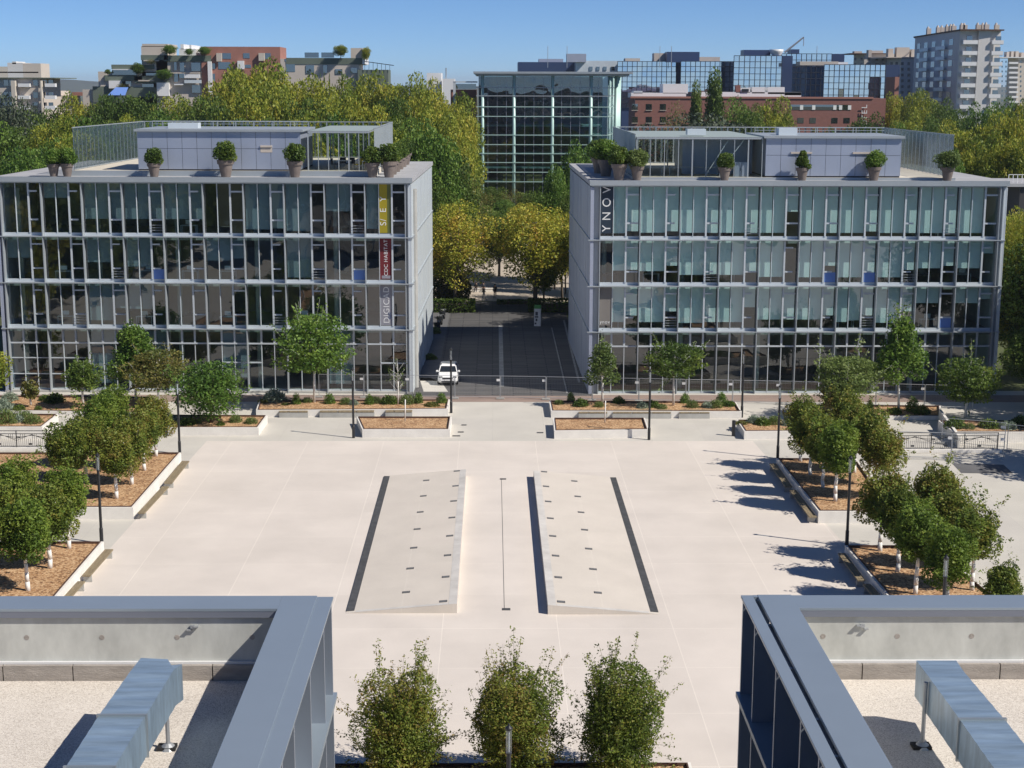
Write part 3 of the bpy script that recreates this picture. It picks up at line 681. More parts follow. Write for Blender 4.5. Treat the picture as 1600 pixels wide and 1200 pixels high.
# ---------------------------------------------------------------- roof terraces
DZ = 18.9; ZOFF = -0.17; DZR = 18.5
M['roofglass'] = mat('pale_green_roof_glazing', (0.34,0.40,0.38), 0.5)
def terrace(tagside, xb0, xb1, xp0, xp1, xf0, xf1, xg0, xg1, glasslabel, YF=133.0, YB=157.5, DZ=18.9):
    """xb deck extent, xp penthouse extent, xg glazed room extent (world x); front at y=138, back at y=158"""
    RT = 18.461 + (ZOFF if tagside=='right' else 0)
    b = MB(); b.box(xb0, xb1, YF-0.4, YB, RT, DZ); o = b.build('terrace_deck', M['deck']); tag(o, 'raised pale roof terrace on top of the %s office building' % tagside, 'terrace')
    b = MB(); b.box(xb0-.05, xb1+.05, YF-0.47, YF-.401, RT, DZ+.01); tag(b.build('terrace_edge', M['steel']), 'grey metal edge along the front of the raised terrace on the %s office building' % tagside, 'edge trim')
    # penthouse
    pr = empty('penthouse', ((xp0+xp1)/2, YF+3, DZ)); tag(pr, 'blue grey metal clad rooftop pavilion on the %s office building' % tagside, 'pavilion', 'rooftop pavilions')
    b = MB(); b.box(xp0+.02, xp1-.02, YF+0.05, YF+9, DZ, DZ+3.3); wpart(b, 'core', M['dark'], pr)
    b = MB(); n = int(round((xp1-xp0)/1.28)); rdd = random.Random(4)
    for i in range(n):
        xa = xp0+(xp1-xp0)*i/n; xz = xp0+(xp1-xp0)*(i+1)/n-0.03
        for (za,zb) in ((0.12,1.85),(1.88,3.3)):
            b.box(xa, xz, YF-rdd.uniform(0.0,0.012), YF+0.04, DZ+za, DZ+zb)
    for yy in range(7): b.box(xp1-.02, xp1+.02, YF+yy*1.28, YF+yy*1.28+1.25, DZ+.12, DZ+3.3); b.box(xp0-.02, xp0+.02, YF+yy*1.28, YF+yy*1.28+1.25, DZ+.12, DZ+3.3)
    wpart(b, 'cladding', M['clad'], pr)
    b = MB(); b.box(xp0-.25, xp1+.25, YF-.25, YF+9.3, DZ+3.3, DZ+3.5); wpart(b, 'roof', M['steel'], pr)
    b = MB(); b.box(xp0+2, xp0+4.6, YF+3, YF+4.4, DZ+3.5, DZ+3.95) if tagside=='left' else b.box(xp0-6.5, xp0-4.9, YF+2, YF+3.2, DZ+3.5, DZ+4.0); wpart(b, 'roof_hatch', M['sidepanel'], pr)
    if tagside == 'right':
        b = MB(); b.box(xp0+1.4, xp0+3.0, YF+2, YF+3.3, DZ+3.5, DZ+4.1); wpart(b, 'roof_hatch', M['sidepanel'], pr)
    b = MB()
    for x in np.arange(xp0, xp1, 1.8): b.bar((x,YF+6,DZ+3.5),(x,YF+6,DZ+4.05),.05,.05)
    b.bar((xp0,YF+6,DZ+4.05),(xp1,YF+6,DZ+4.05),.06,.06); b.bar((xp0,YF+6,DZ+3.8),(xp1,YF+6,DZ+3.8),.04,.04); wpart(b, 'railing', M['steel'], pr)
    for xx in ([xp0+(xp1-xp0)*0.79] if tagside=='left' else [xp0+3.0, xp0+(xp1-xp0)*0.72]):
        b = MB(); b.box(xx-.9 if tagside!='left' else xx-.5, xx+.9 if tagside!='left' else xx+.5, YF-0.12, YF-0.015, DZ+2.0, DZ+2.15); wpart(b, 'light_strip', M['cream'], pr)
        if tagside=='left': b = MB(); b.box(xx-.5,xx+.5,YF-.03,YF-.014,DZ+1.55,DZ+2.0); wpart(b,'vent',M['cream'],pr)
    # glazed room beside it
    gr = empty('glazed_pergola', ((xg0+xg1)/2, YF+3, DZ)); tag(gr, glasslabel, 'pergola', 'glazed roof terraces')
    b = MB(); n = max(6, int(abs(xg1-xg0)/1.15))
    for i in range(n+1):
        x = xg0+(xg1-xg0)*i/n; wth = 0.11 if i%4==0 else 0.055
        b.box(x-wth/2, x+wth/2, YF-.05, YF+.05, DZ, DZ+3.2)
        if i%2==0: b.box(x-.05, x+.05, YB-6.05, YB-5.95, DZ, DZ+3.2)
    b.box(xg0, xg1, YF-.08, YF+.08, DZ+3.2, DZ+3.36); b.box(xg0, xg1, YB-6.08, YB-5.92, DZ+3.2, DZ+3.36)
    for i in range(0, n+1, 2):
        x = xg0+(xg1-xg0)*i/n; b.box(x-.04, x+.04, YF+.08, YB-6.08, DZ+3.24, DZ+3.34)
    wpart(b, 'frame', M['steel'], gr)
    b = MB(); b.quad((xg0,YF,DZ+.03),(xg1,YF,DZ+.03),(xg1,YF,DZ+3.2),(xg0,YF,DZ+3.2)); wpart(b, 'glass_screen', M['clearpane'], gr)
    b = MB(); b.quad((xg0,YF+.1,DZ+3.38),(xg1,YF+.1,DZ+3.38),(xg1,YB-6,DZ+3.38),(xg0,YB-6,DZ+3.38)); wpart(b, 'glass_roof', M['roofglass'], gr)
    if tagside == 'right':
        b = MB(); b.box(X(1066,137), xp0-.3, YF+5.2, YF+11, DZ, DZ+3.15); wpart(b, 'inner_room', M['clad'], pr)
        b = MB(); b.bar((X(1100),YF+.2,DZ+.1),(X(1134),YF+.2,DZ+3.1),.06,.06); b.bar((X(1128),YF+.2,DZ+.9),(X(1158),YF+.2,DZ+3.1),.06,.06); wpart(b, 'brace', M['steel_d'], gr)
    # fences of upright glass slats
    def slats(x0, y0, x1, y1, label, dense=0.42, h=3.6, solid=False):
        fr = empty('slat_fence', ((x0+x1)/2,(y0+y1)/2,DZ)); tag(fr, label, 'fence', 'upright glass slat fences on the roof terraces')
        L_ = math.hypot(x1-x0,y1-y0); n = int(L_/dense); dx=(x1-x0)/L_; dy=(y1-y0)/L_
        b = MB(); c = MB()
        for i in range(n):
            t = (i+.5)*L_/n; x = x0+dx*t; y = y0+dy*t; a = 0.0 if not solid else 0.9
            wv = 0.13 if not solid else 0.19
            # slats turned a little out of the fence line
            ca = math.cos(0.6-a*0.6); sa = math.sin(0.6-a*0.6); ex = (dx*ca-dy*sa)*wv; ey = (dy*ca+dx*sa)*wv
            b.prism([(x-ex-ey*.06,y-ey+ex*.06),(x+ex-ey*.06,y+ey+ex*.06),(x+ex+ey*.06,y+ey-ex*.06),(x-ex+ey*.06,y-ey-ex*.06)], DZ+.1, DZ+h)
            if i%3==0: c.box(x-.03,x+.03,y-.03,y+.03,DZ,DZ+h)
        c.bar((x0,y0,DZ+h),(x1,y1,DZ+h),.08,.08); c.bar((x0,y0,DZ+.08),(x1,y1,DZ+.08),.08,.06)
        wpart(b, 'slats', M['slatpanel'] if solid else M['slat'], fr); wpart(c, 'frame', M['steel'], fr)
    slats(xf0, YF, xf0+(.6 if tagside=='left' else 0), YB, 'slat fence along the left edge of the %s roof terrace' % tagside, solid=tagside=='right')
    slats(xf1, YF, xf1, YB, 'slat fence along the right edge of the %s roof terrace' % tagside, solid=tagside=='left')
    slats(xf0+.4, YB, xf1-.2, YB, 'slat fence across the back of the %s roof terrace' % tagside, dense=.6)
    return YF, YB
M['slatpanel'] = mat('pale_slat_panel', (0.45,0.50,0.52), 0.5, 0.1, var=0.05, scale=0.5)
X = lambda u, D=133.0, v=262: P(u, v, D).x
X2 = lambda u: P(u, 270, 131.9).x
terrace('left', X(114), X(587), X(217), X(470), X(114)+.1, X(587)-.1, X(482), X(577), 'steel framed glazed pergola with seating on the left office roof')
terrace('right', X2(989), X2(1490), X2(1196), X2(1406), X2(990)+.1, X2(1489)-.1, X2(994), X2(1190), 'steel framed glazed pergola with low benches on the right office roof', 131.9, 156.5, DZR)
# potted shrubs
def pot_thing(kind):
    rng_seed = {'ball':3,'loose':5,'cone':7,'light':9}[kind]
    e = empty('potted_shrub'); b = MB()
    b.lathe([(0.30,0),(0.46,0.82),(0.53,0.82),(0.56,1.08),(0.50,1.08),(0.47,0.98),(0.0,0.97)], 20); b.build('pot', M['pot'], e, smooth=False)
    H, W, lm = {'ball':(1.3,1.35,M['lf_deep']),'loose':(1.3,1.7,M['lf_green']),'cone':(1.75,1.2,M['lf_deep']),'light':(1.4,1.9,M['lf_herb'])}[kind]
    tm, cm = make_tree('potted', H, W*1.12, -0.05, 4200, 0.14, lm, M['bark'], 0.03, rng_seed, 22, 'cone' if kind=='cone' else 'round')
    for nm, me in (('stem',tm),('foliage',cm)):
        o = bpy.data.objects.new(nm, me); S.collection.objects.link(o); o.parent = e; o.location = (0,0,0.97)
    index_children(e); return e
pots = {k: pot_thing(k) for k in ('ball','loose','cone','light')}
used = set(); prs = random.Random(8)
def place_pot(kind, x, y, z, label, s=1.0):
    e = pots[kind]
    if kind in used: e = copy_tree(e)
    used.add(kind); e.location = (x,y,z); e.rotation_euler = (0,0,prs.uniform(0,6)); e.scale = (s,s,s)
    tag(e, label, 'potted shrub', 'big potted shrubs along the office roofs')
for (u,v,kd,lb,s) in ((84,270,'loose','potted shrub at the far left of the left office roof, partly hidden by its neighbour',.95),(105,270.5,'loose','potted shrub second from the left on the left office roof',1.0),
    (241,272,'ball','potted shrub in front of the left end of the pavilion on the left office roof',1.05),(353,273.5,'ball','round potted shrub in front of the middle of the pavilion on the left office roof',1.1),
    (461,275.5,'ball','potted shrub between the pavilion and the pergola on the left office roof',1.1),(582,278,'ball','potted shrub by the pergola corner on the left office roof, second nearest the right edge',1.05),
    (608,277,'ball','front potted shrub of the row along the right edge of the left office roof',1.2),
    (1132,283,'ball','potted shrub in front of the pergola benches on the right office roof',1.0),(1253,284,'cone','pointed potted shrub in front of the pavilion on the right office roof',1.0),
    (1365,284.5,'loose','spreading potted shrub in front of the pavilion on the right office roof',1.0),(1480,281.5,'light','light green potted shrub at the right end of the right office roof',1.0),
    (995,282,'light','light green potted shrub at the pergola corner on the right office roof',1.05),
    (967,283.5,'ball','potted shrub leaning beside the left terrace panel on the right office roof',1.25)):
    yy = 131.15 if u < 700 else 130.85; p = P(u,v,yy); place_pot(kd, p.x, yy, 18.462+(0 if u < 700 else ZOFF), lb, s*prs.uniform(1.0,1.2))
for i in range(5):
    place_pot('ball', -8.75+0.05*i, 135.6+i*4.3, 18.462, '%s potted shrub in the receding row on the right edge of the left office roof' % ['second','third','fourth','fifth','farthest'][i], 1.1)
for i, kd in enumerate(('loose','ball')):
    place_pot(kd, P(946,276,137).x-0.3*i, 136.5+i*4.8, 18.462+ZOFF, ['dark potted shrub behind the leaning one on the left edge of the right office roof','reddish green potted shrub furthest back on the left edge of the right office roof'][i], 1.35)
# terrace furniture
def tchair(x, y, rz, m, label):
    e = empty('terrace_chair', (x,y,DZ), rz); tag(e, label, 'chair')
    b = MB(); b.box(-.28,.28,-.26,.26,.40,.47); b.build('seat', m, e)
    b = MB(); b.box(-.28,.28,.22,.27,.47,.92); b.build('backrest', m, e)
    for sx in (-.24,.24):
        for sy in (-.22,.22): b = MB(); b.tube((sx,sy,0),(sx,sy,.40),.02,n=6); b.build('leg', M['steel'], e)
def ttable(x, y, w, d, h, m, label, cat='table'):
    e = empty('terrace_table', (x,y,DZ if x < 0 else DZR)); tag(e, label, cat)
    b = MB(); b.box(-w/2,w/2,-d/2,d/2,h-.05,h); b.build('tabletop', m, e)
    for sx in (-w/2+.06,w/2-.06):
        for sy in (-d/2+.06,d/2-.06): b = MB(); b.tube((sx,sy,0),(sx,sy,h-.05),.03,n=6); b.build('leg', M['steel'], e)
M['ychair'] = mat('yellow_plastic', (0.55,0.42,0.03), 0.5); M['dchair'] = mat('dark_wicker', (0.05,0.05,0.06), 0.8)
ttable(X(529), 136.3, 1.6, 1.0, 0.75, M['white'], 'white table among dark chairs under the pergola on the left office roof')
tchair(X(517), 136.1, 1.4, M['dchair'], 'dark terrace chair left of the white table on the left office roof')
tchair(X(541), 137.1, -0.6, M['dchair'], 'dark terrace chair behind the right side of the white table on the left office roof')
tchair(X(527), 138.1, 0.1, M['dchair'], 'dark terrace chair behind the white table on the left office roof')
tchair(X(555), 135.4, -1.2, M['ychair'], 'yellow chair facing left beneath the pergola on the left office roof')
tchair(X(563), 136.4, 0.4, M['ychair'], 'yellow chair set further back beneath the pergola on the left office roof')
ttable(X(570), 135.2, .8, .8, .75, M['steel'], 'small grey table right of the yellow chairs on the left office roof')
for u_, lb in ((1018,'low grey bench at the left under the pergola on the right office roof'),(1068,'low grey bench in the middle under the pergola on the right office roof'),(1106,'low grey bench at the right under the pergola on the right office roof')):
    ttable(X(u_), 134.4, 2.2, .6, .75, M['steel'], lb, 'bench')
e = empty('cabinet', (X(1158), 133.0, DZR)); tag(e, 'blue grey metal cabinet in front of the pergola on the right office roof', 'cabinet')
b = MB(); b.box(-.62,.62,-.3,.3,0,1.25); b.build('body', M['clad'], e, bevel=.02)
b = MB(); b.box(-.005,.005,-.312,-.301,.05,1.2); b.box(-.12,-.08,-.33,-.301,.5,.75); b.build('door_seam', M['black'], e)
M['galv_dark'] = mat('dark_galvanised_steel', (0.14,0.14,0.145), 0.6, 0.3)
# ================================================================ planters and benches
ZP = 0.75
planter([(283,707),(208,793),(-60,793),(-10,707)] , ZP, 'farther mulch planter on the left, under clipped trees with white trunks', group='tree planters along the plaza')
planter([(162,846),(30,1000),(-260,1000),(-140,846)], ZP, 'nearer mulch planter on the left, under clipped trees with white trunks', group='tree planters along the plaza')
planter([(1213,716),(1279,799),(1396,799),(1338,716)], ZP, 'farther mulch planter on the right, under clipped trees with white trunks', group='tree planters along the plaza')
planter([(1320,852),(1446,1000),(1640,1000),(1455,852)], ZP, 'nearer mulch planter on the right, under clipped trees with white trunks', group='tree planters along the plaza')
gB = 'timber benches fixed to the tree planters'
for uv, lb in (([(284,720),(296,720),(269,754),(256,754)],'timber bench on the left planter edge, the farthest one'),
               ([(253,760),(264,760),(226,801),(215,801)],'timber bench on the left planter edge, second from the far end'),
               ([(164,858),(177,858),(141,899),(128,899)],'timber bench on the left planter edge, third from the far end'),
               ([(121,908),(133,908),(96,950),(83,950)],'timber bench on the left planter edge, nearest and half hidden by the roof edge'),
               ([(1202,724),(1213,724),(1238,760),(1227,760)],'shaded timber bench on the right planter edge, the farthest one'),
               ([(1233,765),(1244,765),(1276,807),(1264,807)],'shaded timber bench on the right planter edge, second from the far end'),
               ([(1309,864),(1321,864),(1352,906),(1340,906)],'shaded timber bench on the right planter edge, third from the far end'),
               ([(1348,912),(1360,912),(1400,956),(1386,956)],'shaded timber bench on the right planter edge, nearest and half hidden by the roof edge')):
    bench(uv, 0.46, lb, gB)
gw = 'flower bed planters before the office buildings'
planter([(557,651),(706,651),(703,671),(566,671)], 0.62, 'small mulch planter with a bare sapling, left of the plaza axis', group='pair of small mulch planters')
planter([(864,653),(1008,653),(1014,671),(866,673)], 0.62, 'small mulch planter with a bare sapling, right of the plaza axis', group='pair of small mulch planters')
planter([(405,626),(703,624),(700,639),(400,641)], 0.55, 'long flower bed with shrubs and a leafy tree before the left office building', group=gw)
planter([(858,626),(1150,628),(1159,643),(861,642)], 0.55, 'long flower bed with shrubs and two trees before the right office building', group=gw)
planter([(262,648),(418,649),(404,668),(262,668)], 0.62, 'white planter with a big green shrub left of the plaza', group=gw)
planter([(1151,656),(1300,656),(1310,673),(1163,674)], 0.62, 'white planter with blue grey plants right of the plaza', group=gw)
planter([(-60,646),(91,647),(66,667),(-60,667)], 0.95, 'high white planter with herbs at the far left behind the black railing', group=gw)
planter([(-60,618),(235,620),(240,645),(-60,640)], 0.30, 'wide mulch bed before the left end of the left office building', group=gw)
planter([(1268,632),(1470,634),(1470,650),(1268,650)], 0.30, 'wide mulch bed with a tall tree before the right office building', group=gw)
planter([(1466,657),(1640,657),(1640,675),(1490,675)], 0.8, 'shaded planter at the far right behind the temporary fence', group=gw)
# timber seats along the flower beds
gs = 'timber seats along the front of the flower beds'
for a, b_, lb in ((437,482,'left flower bed seat, at its left end'),(500,586,'left flower bed seat, the long middle one'),(603,645,'left flower bed seat, at its right end'),
                (905,950,'right flower bed seat, at its left end'),(958,1050,'right flower bed seat, the long middle one'),(1062,1110,'right flower bed seat, at its right end')):
    v = 641.5 if a < 800 else 643
    bench([(a,v-3.2),(b_,v-3.2),(b_-1,v+1.5),(a-1,v+1.5)], 0.5, 'timber ' + lb, gs)
# ================================================================ clipped trees
HB = []
for sd_ in range(4):
    t_, c_ = make_tree('hornbeam', 4.4+0.2*sd_, 3.35, 1.5, 12500, 0.15, M['lf_horng' if sd_==3 else 'lf_horn'], M['limewash'], 0.11, 40+sd_, 22, 'box', sprig=26)
    HB.append((t_, c_))
# white limewashed trunks show below the crown: rebuild as simple tapering posts
def whitetrunk(sd_):
    rd = random.Random(sd_); pts = [(0,0,-.05)]; 
    for k in range(1,5): pts.append((pts[-1][0]+rd.uniform(-.05,.05), pts[-1][1]+rd.uniform(-.05,.05), k*0.5))
    return [(pts[k],pts[k+1],0.13-0.012*k,0.13-0.012*(k+1)) for k in range(4)]
WT = [wood(whitetrunk(s)+[((0,0,1.9),(rx,ry,3.6),.05,.01) for rx,ry in ((.6,.3),(-.6,.2),(.1,-.7),(0,.6),(-.3,-.4))], 'trunk', M['limewash'], 8) for s in range(4)]
hr = random.Random(31)
def horn(u, v, label, s=1.0, xy=None, z=ZP-0.09, k=None):
    p = G(u,v,z) if xy is None else Vector((*xy, z))
    k = hr.randrange(4) if k is None else k
    o = put_tree('hornbeam_tree', (WT[k], HB[k][1]), (p.x,p.y,z), label, 'tree', 'clipped trees with white trunks', s*hr.uniform(.95,1.05), hr.uniform(0,6.28))
    return p
ordn = ['nearest','second nearest','third nearest','fourth nearest','farthest']
def rowpts(pts, dx, nm, side):
    for i, (u,v) in enumerate(pts):
        p = horn(u, v, 'clipped tree in the %s, plaza side row, %s' % (nm, ordn[i]))
        q = p + Vector((dx, 0.6, 0))
        horn(0,0, 'clipped tree in the %s, outer row, %s' % (nm, ordn[i]), xy=(q.x,q.y))
rowpts([(182,779),(206,757),(226,735),(244,713)], -3.1, 'farther left planter', 'left')
rowpts([(44,923),(78,888),(108,857)], -3.0, 'nearer left planter', 'left')
rowpts([(1305,783),(1286,762),(1266,742),(1251,721)], 3.1, 'farther right planter', 'right')
rowpts([(1430,928),(1402,893),(1375,861)], 3.1, 'nearer right planter', 'right')
horn(1478,965, 'clipped tree in the nearer right planter, plaza side row, cut by the roof edge')
horn(1562,985, 'low clipped tree above the roof edge at the lower right corner', s=.68)
# three trees at the bottom
planter(None, 0.6, 'long dark rimmed planter at the bottom under the three upright trees', world=[(-6.8,52.0),(7.6,52.0),(7.6,55.0),(-6.8,55.0)], group='planter below the camera')
FT = []
for sd_ in range(3):
    FT.append(make_tree('upright', 4.6+.1*sd_, 4.3, -0.9, 34000, 0.115, M['lf_horn'], M['bark'], 0.10, 60+sd_, 26, 'box', sprig=95, aspect=0.5))
for i, (u, lb) in enumerate(((628,'upright leafy tree at the bottom, leftmost of the three'),(803,'upright leafy tree at the bottom, middle one behind the lamp'),(968,'upright leafy tree at the bottom, rightmost of the three'))):
    p = P(u, 1200, 54.3); put_tree('hornbeam_tree', FT[i], (p.x, 54.3, 0.5), lb, 'tree', 'three upright trees at the bottom', 0.98, i*1.3)
# ================================================================ street trees in the beds
def stree(kind, u, v, H, W, base, lm, lb, shape='layer', n=7000, leaf=0.22, tr=0.11, z=0.45, wt=True, nclump=26, seed=1, sprig=12):
    p = G(u, v, z)
    m_ = make_tree(kind, H, W, base, n, leaf, lm, M['limewash'] if wt else M['bark'], tr, seed, nclump, shape, sprig=sprig)
    return put_tree(kind, m_, (p.x,p.y,z-.05), lb, 'tree')
stree('young_tree', 491, 629, 7.6, 5.6, 2.0, M['lf_green'], 'tall leafy tree with white trunk in the left flower bed', 'layer', 8500, .25, seed=5, nclump=46, sprig=30)
stree('young_tree', 212, 622, 6.6, 4.8, 1.2, M['lf_green'], 'tall bright green tree in front of the left office building, third from the left', 'cone', 7000, seed=6)
stree('young_tree', 248, 628, 4.8, 5.0, 0.9, M['lf_rust'], 'rusty brown green tree in front of the left office building', 'layer', 6500, seed=7)
stree('young_tree', 130, 633, 3.8, 3.2, 1.1, M['lf_deep'], 'small round tree with white trunk at the left before the glass front', 'round', 3800, seed=8, sprig=16)
stree('young_tree', 48, 632, 2.2, 1.7, 0.4, M['lf_rust'], 'small sparse shrub tree at the far left before the columns', 'round', 1400, seed=9, nclump=12)
stree('young_tree', -14, 628, 4.8, 3.6, 0.4, M['lf_plane'], 'yellow green tree cut off by the left edge of the photo', 'round', 3500, seed=19)
stree('shrub_tree', 330, 660, 4.6, 5.8, 0.5, M['lf_green'], 'big spreading bright green shrub in the white planter left of the plaza', 'round', 9000, .22, seed=10, nclump=34, z=.55, wt=False)
stree('young_tree', 941, 632, 5.4, 3.4, 1.5, M['lf_herb'], 'slim yellow green tree with white trunk at the left of the right flower bed', 'cone', 3600, .2, seed=11, nclump=24)
stree('young_tree', 1052, 634, 5.6, 4.4, 2.3, M['lf_deep'], 'dark tree with white trunk in the middle of the right flower bed', 'layer', 6000, .2, seed=12, nclump=30)
stree('young_tree', 1320, 647, 5.2, 5.0, 1.0, M['lf_herb'], 'olive green layered tree before the right office building', 'layer', 7500, .22, seed=13, nclump=34)
stree('young_tree', 1404, 640, 7.6, 4.9, 2.1, M['lf_green'], 'tall bright green tree with white trunk before the right office building', 'cone', 7500, .25, seed=14, nclump=34, sprig=30)
stree('young_tree', 1508, 650, 4.9, 4.6, 0.8, M['lf_deep'], 'dark shaded tree before the right corner of the right office building', 'layer', 6500, seed=15, nclump=34)
stree('young_tree', 1305, 650, 2.8, 2.4, 0.3, M['lf_rust'], 'small dark shrub tree at the foot of the olive layered tree', 'round', 2500, seed=16)
for (u,v,h,lb,uc) in ((622,632,2.4,'thin bare sapling in the left flower bed',0),(633,659,2.2,'bare white sapling in the small planter left of the axis',0),(945,661,2.2,'bare white sapling in the small planter right of the axis',0)):
    p = G(u,v,.5); li = [((0,0,0),(.03,0,h*.8),.055,.045)]
    rd = random.Random(int(u))
    if u == 622:
        for q in range(26):
            a = rd.uniform(0,6.28); z0 = rd.uniform(.7,3.0); r_ = rd.uniform(.3,.9); li.append(((.03*0,0,z0),(r_*math.cos(a),r_*math.sin(a),z0+rd.uniform(.3,1.0)),.012,.005))
        li.append(((.03,0,h*.8),(0,0,3.4),.03,.01))
    me = wood(li, 'sapling', M['limewash'], 6); o = bpy.data.objects.new('sapling', me); S.collection.objects.link(o); o.location = p; tag(o, lb, 'sapling')
    if u == 622:
        pts = np.concatenate([np.array(b_)[None]+rng.normal(size=(9,3))*.12 for a_,b_,_,_ in li[1:-1]]); me2 = leaves(pts, .12, M['lf_herb'], 'leaves')
        o2 = bpy.data.objects.new('leaves', me2); S.collection.objects.link(o2); o2.parent = o
# ================================================================ low shrubs
def mound(n, r, h, leaf, lm, seed, spiky=False):
    global rng
    rng = np.random.default_rng(seed); p = ell(n, 4); p[:,2] = np.abs(p[:,2]); p *= np.array([r,r,h]); p *= (0.85+0.3*rng.random(n))[:,None]
    return leaves(p, leaf, lm, 'foliage', up=0.1 if spiky else .35, aspect=0.28 if spiky else .6)
SH = {'g': mound(900,.62,.62,.16,M['lf_herb'],1,True), 'd': mound(900,.65,.55,.14,M['lf_deep'],2), 'b': mound(700,.6,.55,.2,M['lf_glauc'],3,True), 't': mound(800,.45,1.0,.18,M['lf_green'],4,True), 'r': mound(500,.5,.25,.12,M['lf_rust'],5)}
SHN = {'g':('grey green tufted herb',),'d':('low dark green shrub',),'b':('blue grey spiky plant',),'t':('upright bright green shrub',),'r':('low rusty ground plant',)}
shr = random.Random(5)
def shrub(u, v, k, where, z=0.45, s=1.0):
    p = G(u,v,z); o = bpy.data.objects.new('shrub', SH[k]); S.collection.objects.link(o); o.location = (p.x,p.y,z-.05)
    s *= shr.uniform(.85,1.15); o.scale = (s,s,s*shr.uniform(.85,1.15)); o.rotation_euler = (0,0,shr.uniform(0,6))
    tag(o, SHN[k][0]+' '+where, 'shrub', 'shrubs in the flower beds')
nth = ['first','second','third','fourth','fifth','sixth','seventh','eighth','ninth','tenth','eleventh','twelfth','thirteenth','fourteenth','fifteenth']
def shrubs(lst, where, z):
    for i, (u,v,k,s) in enumerate(lst): shrub(u, v, k, 'in the %s, %s from the left' % (where, nth[i]), z, s)
shrubs([(412,628,'r',1),(428,626,'b',1.5),(446,632,'r',.9),(463,631,'t',.8),(480,628,'g',.8),(515,630,'t',1),(540,631,'g',.9),(553,632,'b',.8),(577,631,'t',.9),(586,629,'g',.9),(608,630,'d',1),(637,630,'g',1.1),(654,629,'t',.9),(675,634,'r',1.1),(690,629,'t',1.0)], 'left flower bed', .48)
shrubs([(873,631,'g',.8),(892,627,'t',.9),(907,634,'d',1.1),(936,635,'g',.8),(967,629,'d',1),(1004,637,'b',.8),(1020,635,'d',.9),(1034,638,'g',.9),(1070,629,'t',.8),(1082,636,'g',.8),(1105,636,'b',.9),(1118,636,'g',1.1),(1127,630,'t',1),(1139,634,'d',1)], 'right flower bed', .48)
shrubs([(272,661,'b',1),(291,663,'d',1.1),(306,661,'g',.8),(345,664,'d',.5),(368,659,'g',1),(392,661,'g',.9)], 'white planter left of the plaza', .55)
shrubs([(1159,662,'r',1),(1178,660,'b',1.1),(1192,663,'d',1),(1210,662,'g',.9),(1232,664,'b',.9),(1262,662,'d',1)], 'white planter right of the plaza', .55)
shrubs([(8,660,'g',1.5),(28,658,'b',.9),(38,655,'g',1.1),(52,660,'g',1.2)], 'high far left planter', .9)
shrubs([(4,640,'b',1.3),(16,624,'b',1.2),(30,640,'d',.8),(60,639,'d',.5),(86,627,'d',1.2),(70,624,'d',.8),(155,628,'r',1),(176,632,'d',1)], 'mulch bed at the far left', .3)
shrubs([(1290,642,'r',1.1),(1340,640,'d',1.2),(1358,642,'t',.8),(1398,645,'d',.9),(1425,641,'t',1.1),(1440,645,'d',1)], 'mulch bed before the right office', .3)
shrubs([(1492,668,'d',1.2),(1515,670,'g',.8),(1545,668,'d',1.2),(1575,670,'b',1.2),(1595,666,'d',1.4)], 'shaded planter at the far right', .7)
shrubs([(680,520,'g',1.0),(672,560,'d',1.0)], 'alley beside the left office wall', .05)
# ================================================================ street lamps
def lamp_proto(H=5.3):
    e = empty('street_lamp'); b = MB(); b.lathe([(0.11,0),(0.11,0.9),(0.085,0.95),(0.078,H-1.0),(0.10,H-0.98),(0.10,H-0.92)], 14); b.build('pole', M['black'], e)
    b = MB(); b.lathe([(0.105,H-0.915),(0.105,H-0.12)], 14); g_ = b.build('lantern', M['lantern'], e)
    b = MB(); b.lathe([(0.035,H-0.91),(0.035,H-0.2)], 8); b.build('lamp_tube', M['white'], g_)
    b = MB(); b.lathe([(0.12,H-.118),(0.125,H-.05),(0.05,H+.02),(0.02,H+.1)], 14); b.build('cap', M['black'], e)
    index_children(e); 
    for x in list(CH.get(e.name, [])): index_children(x)
    return e
M['lantern'] = glass('lantern_glass', tint=(0.8,0.85,0.88), refl=0.12)
lp = lamp_proto(); first = True
for (u,v,zb,lb) in ((281,709,0,'street lamp at the far corner of the farther left tree planter'),(159,849,0,'street lamp at the far corner of the nearer left tree planter'),
    (552.5,684,0,'street lamp at the left corner of the left small mulch planter, casting a long shadow'),(705,645,0,'street lamp in front of the parked white car'),
    (1014,687,0,'street lamp at the right corner of the right small mulch planter'),(1159,652,0,'street lamp at the right end of the right flower bed'),
    (1215,716,0,'street lamp at the far corner of the farther right tree planter'),(1323,853,0,'street lamp at the far corner of the nearer right tree planter'),
    ('far',0,0,'street lamp within the trees above the right roof edge')):
    e = lp if first else copy_tree(lp); first = False
    p = G(u,v,zb) if u != 'far' else Vector((P(1477,900,66.2).x,66.2,0)); e.location = p; tag(e, lb, 'street lamp', 'black street lamps with glass lanterns')
e = copy_tree(lp); p = P(795,1160,47.6); e.location = (p.x,47.6,0); tag(e, 'nearest street lamp, before the middle tree at the bottom of the photo', 'street lamp', 'black street lamps with glass lanterns')
o = MB(); o.lathe([(0.14,0),(0.14,1.15),(0.13,1.2)],14); o = o.build('bollard', M['black']); o.location = G(1146,681,0); tag(o, 'short black cylindrical bollard beside the white planter right of the plaza', 'bollard')
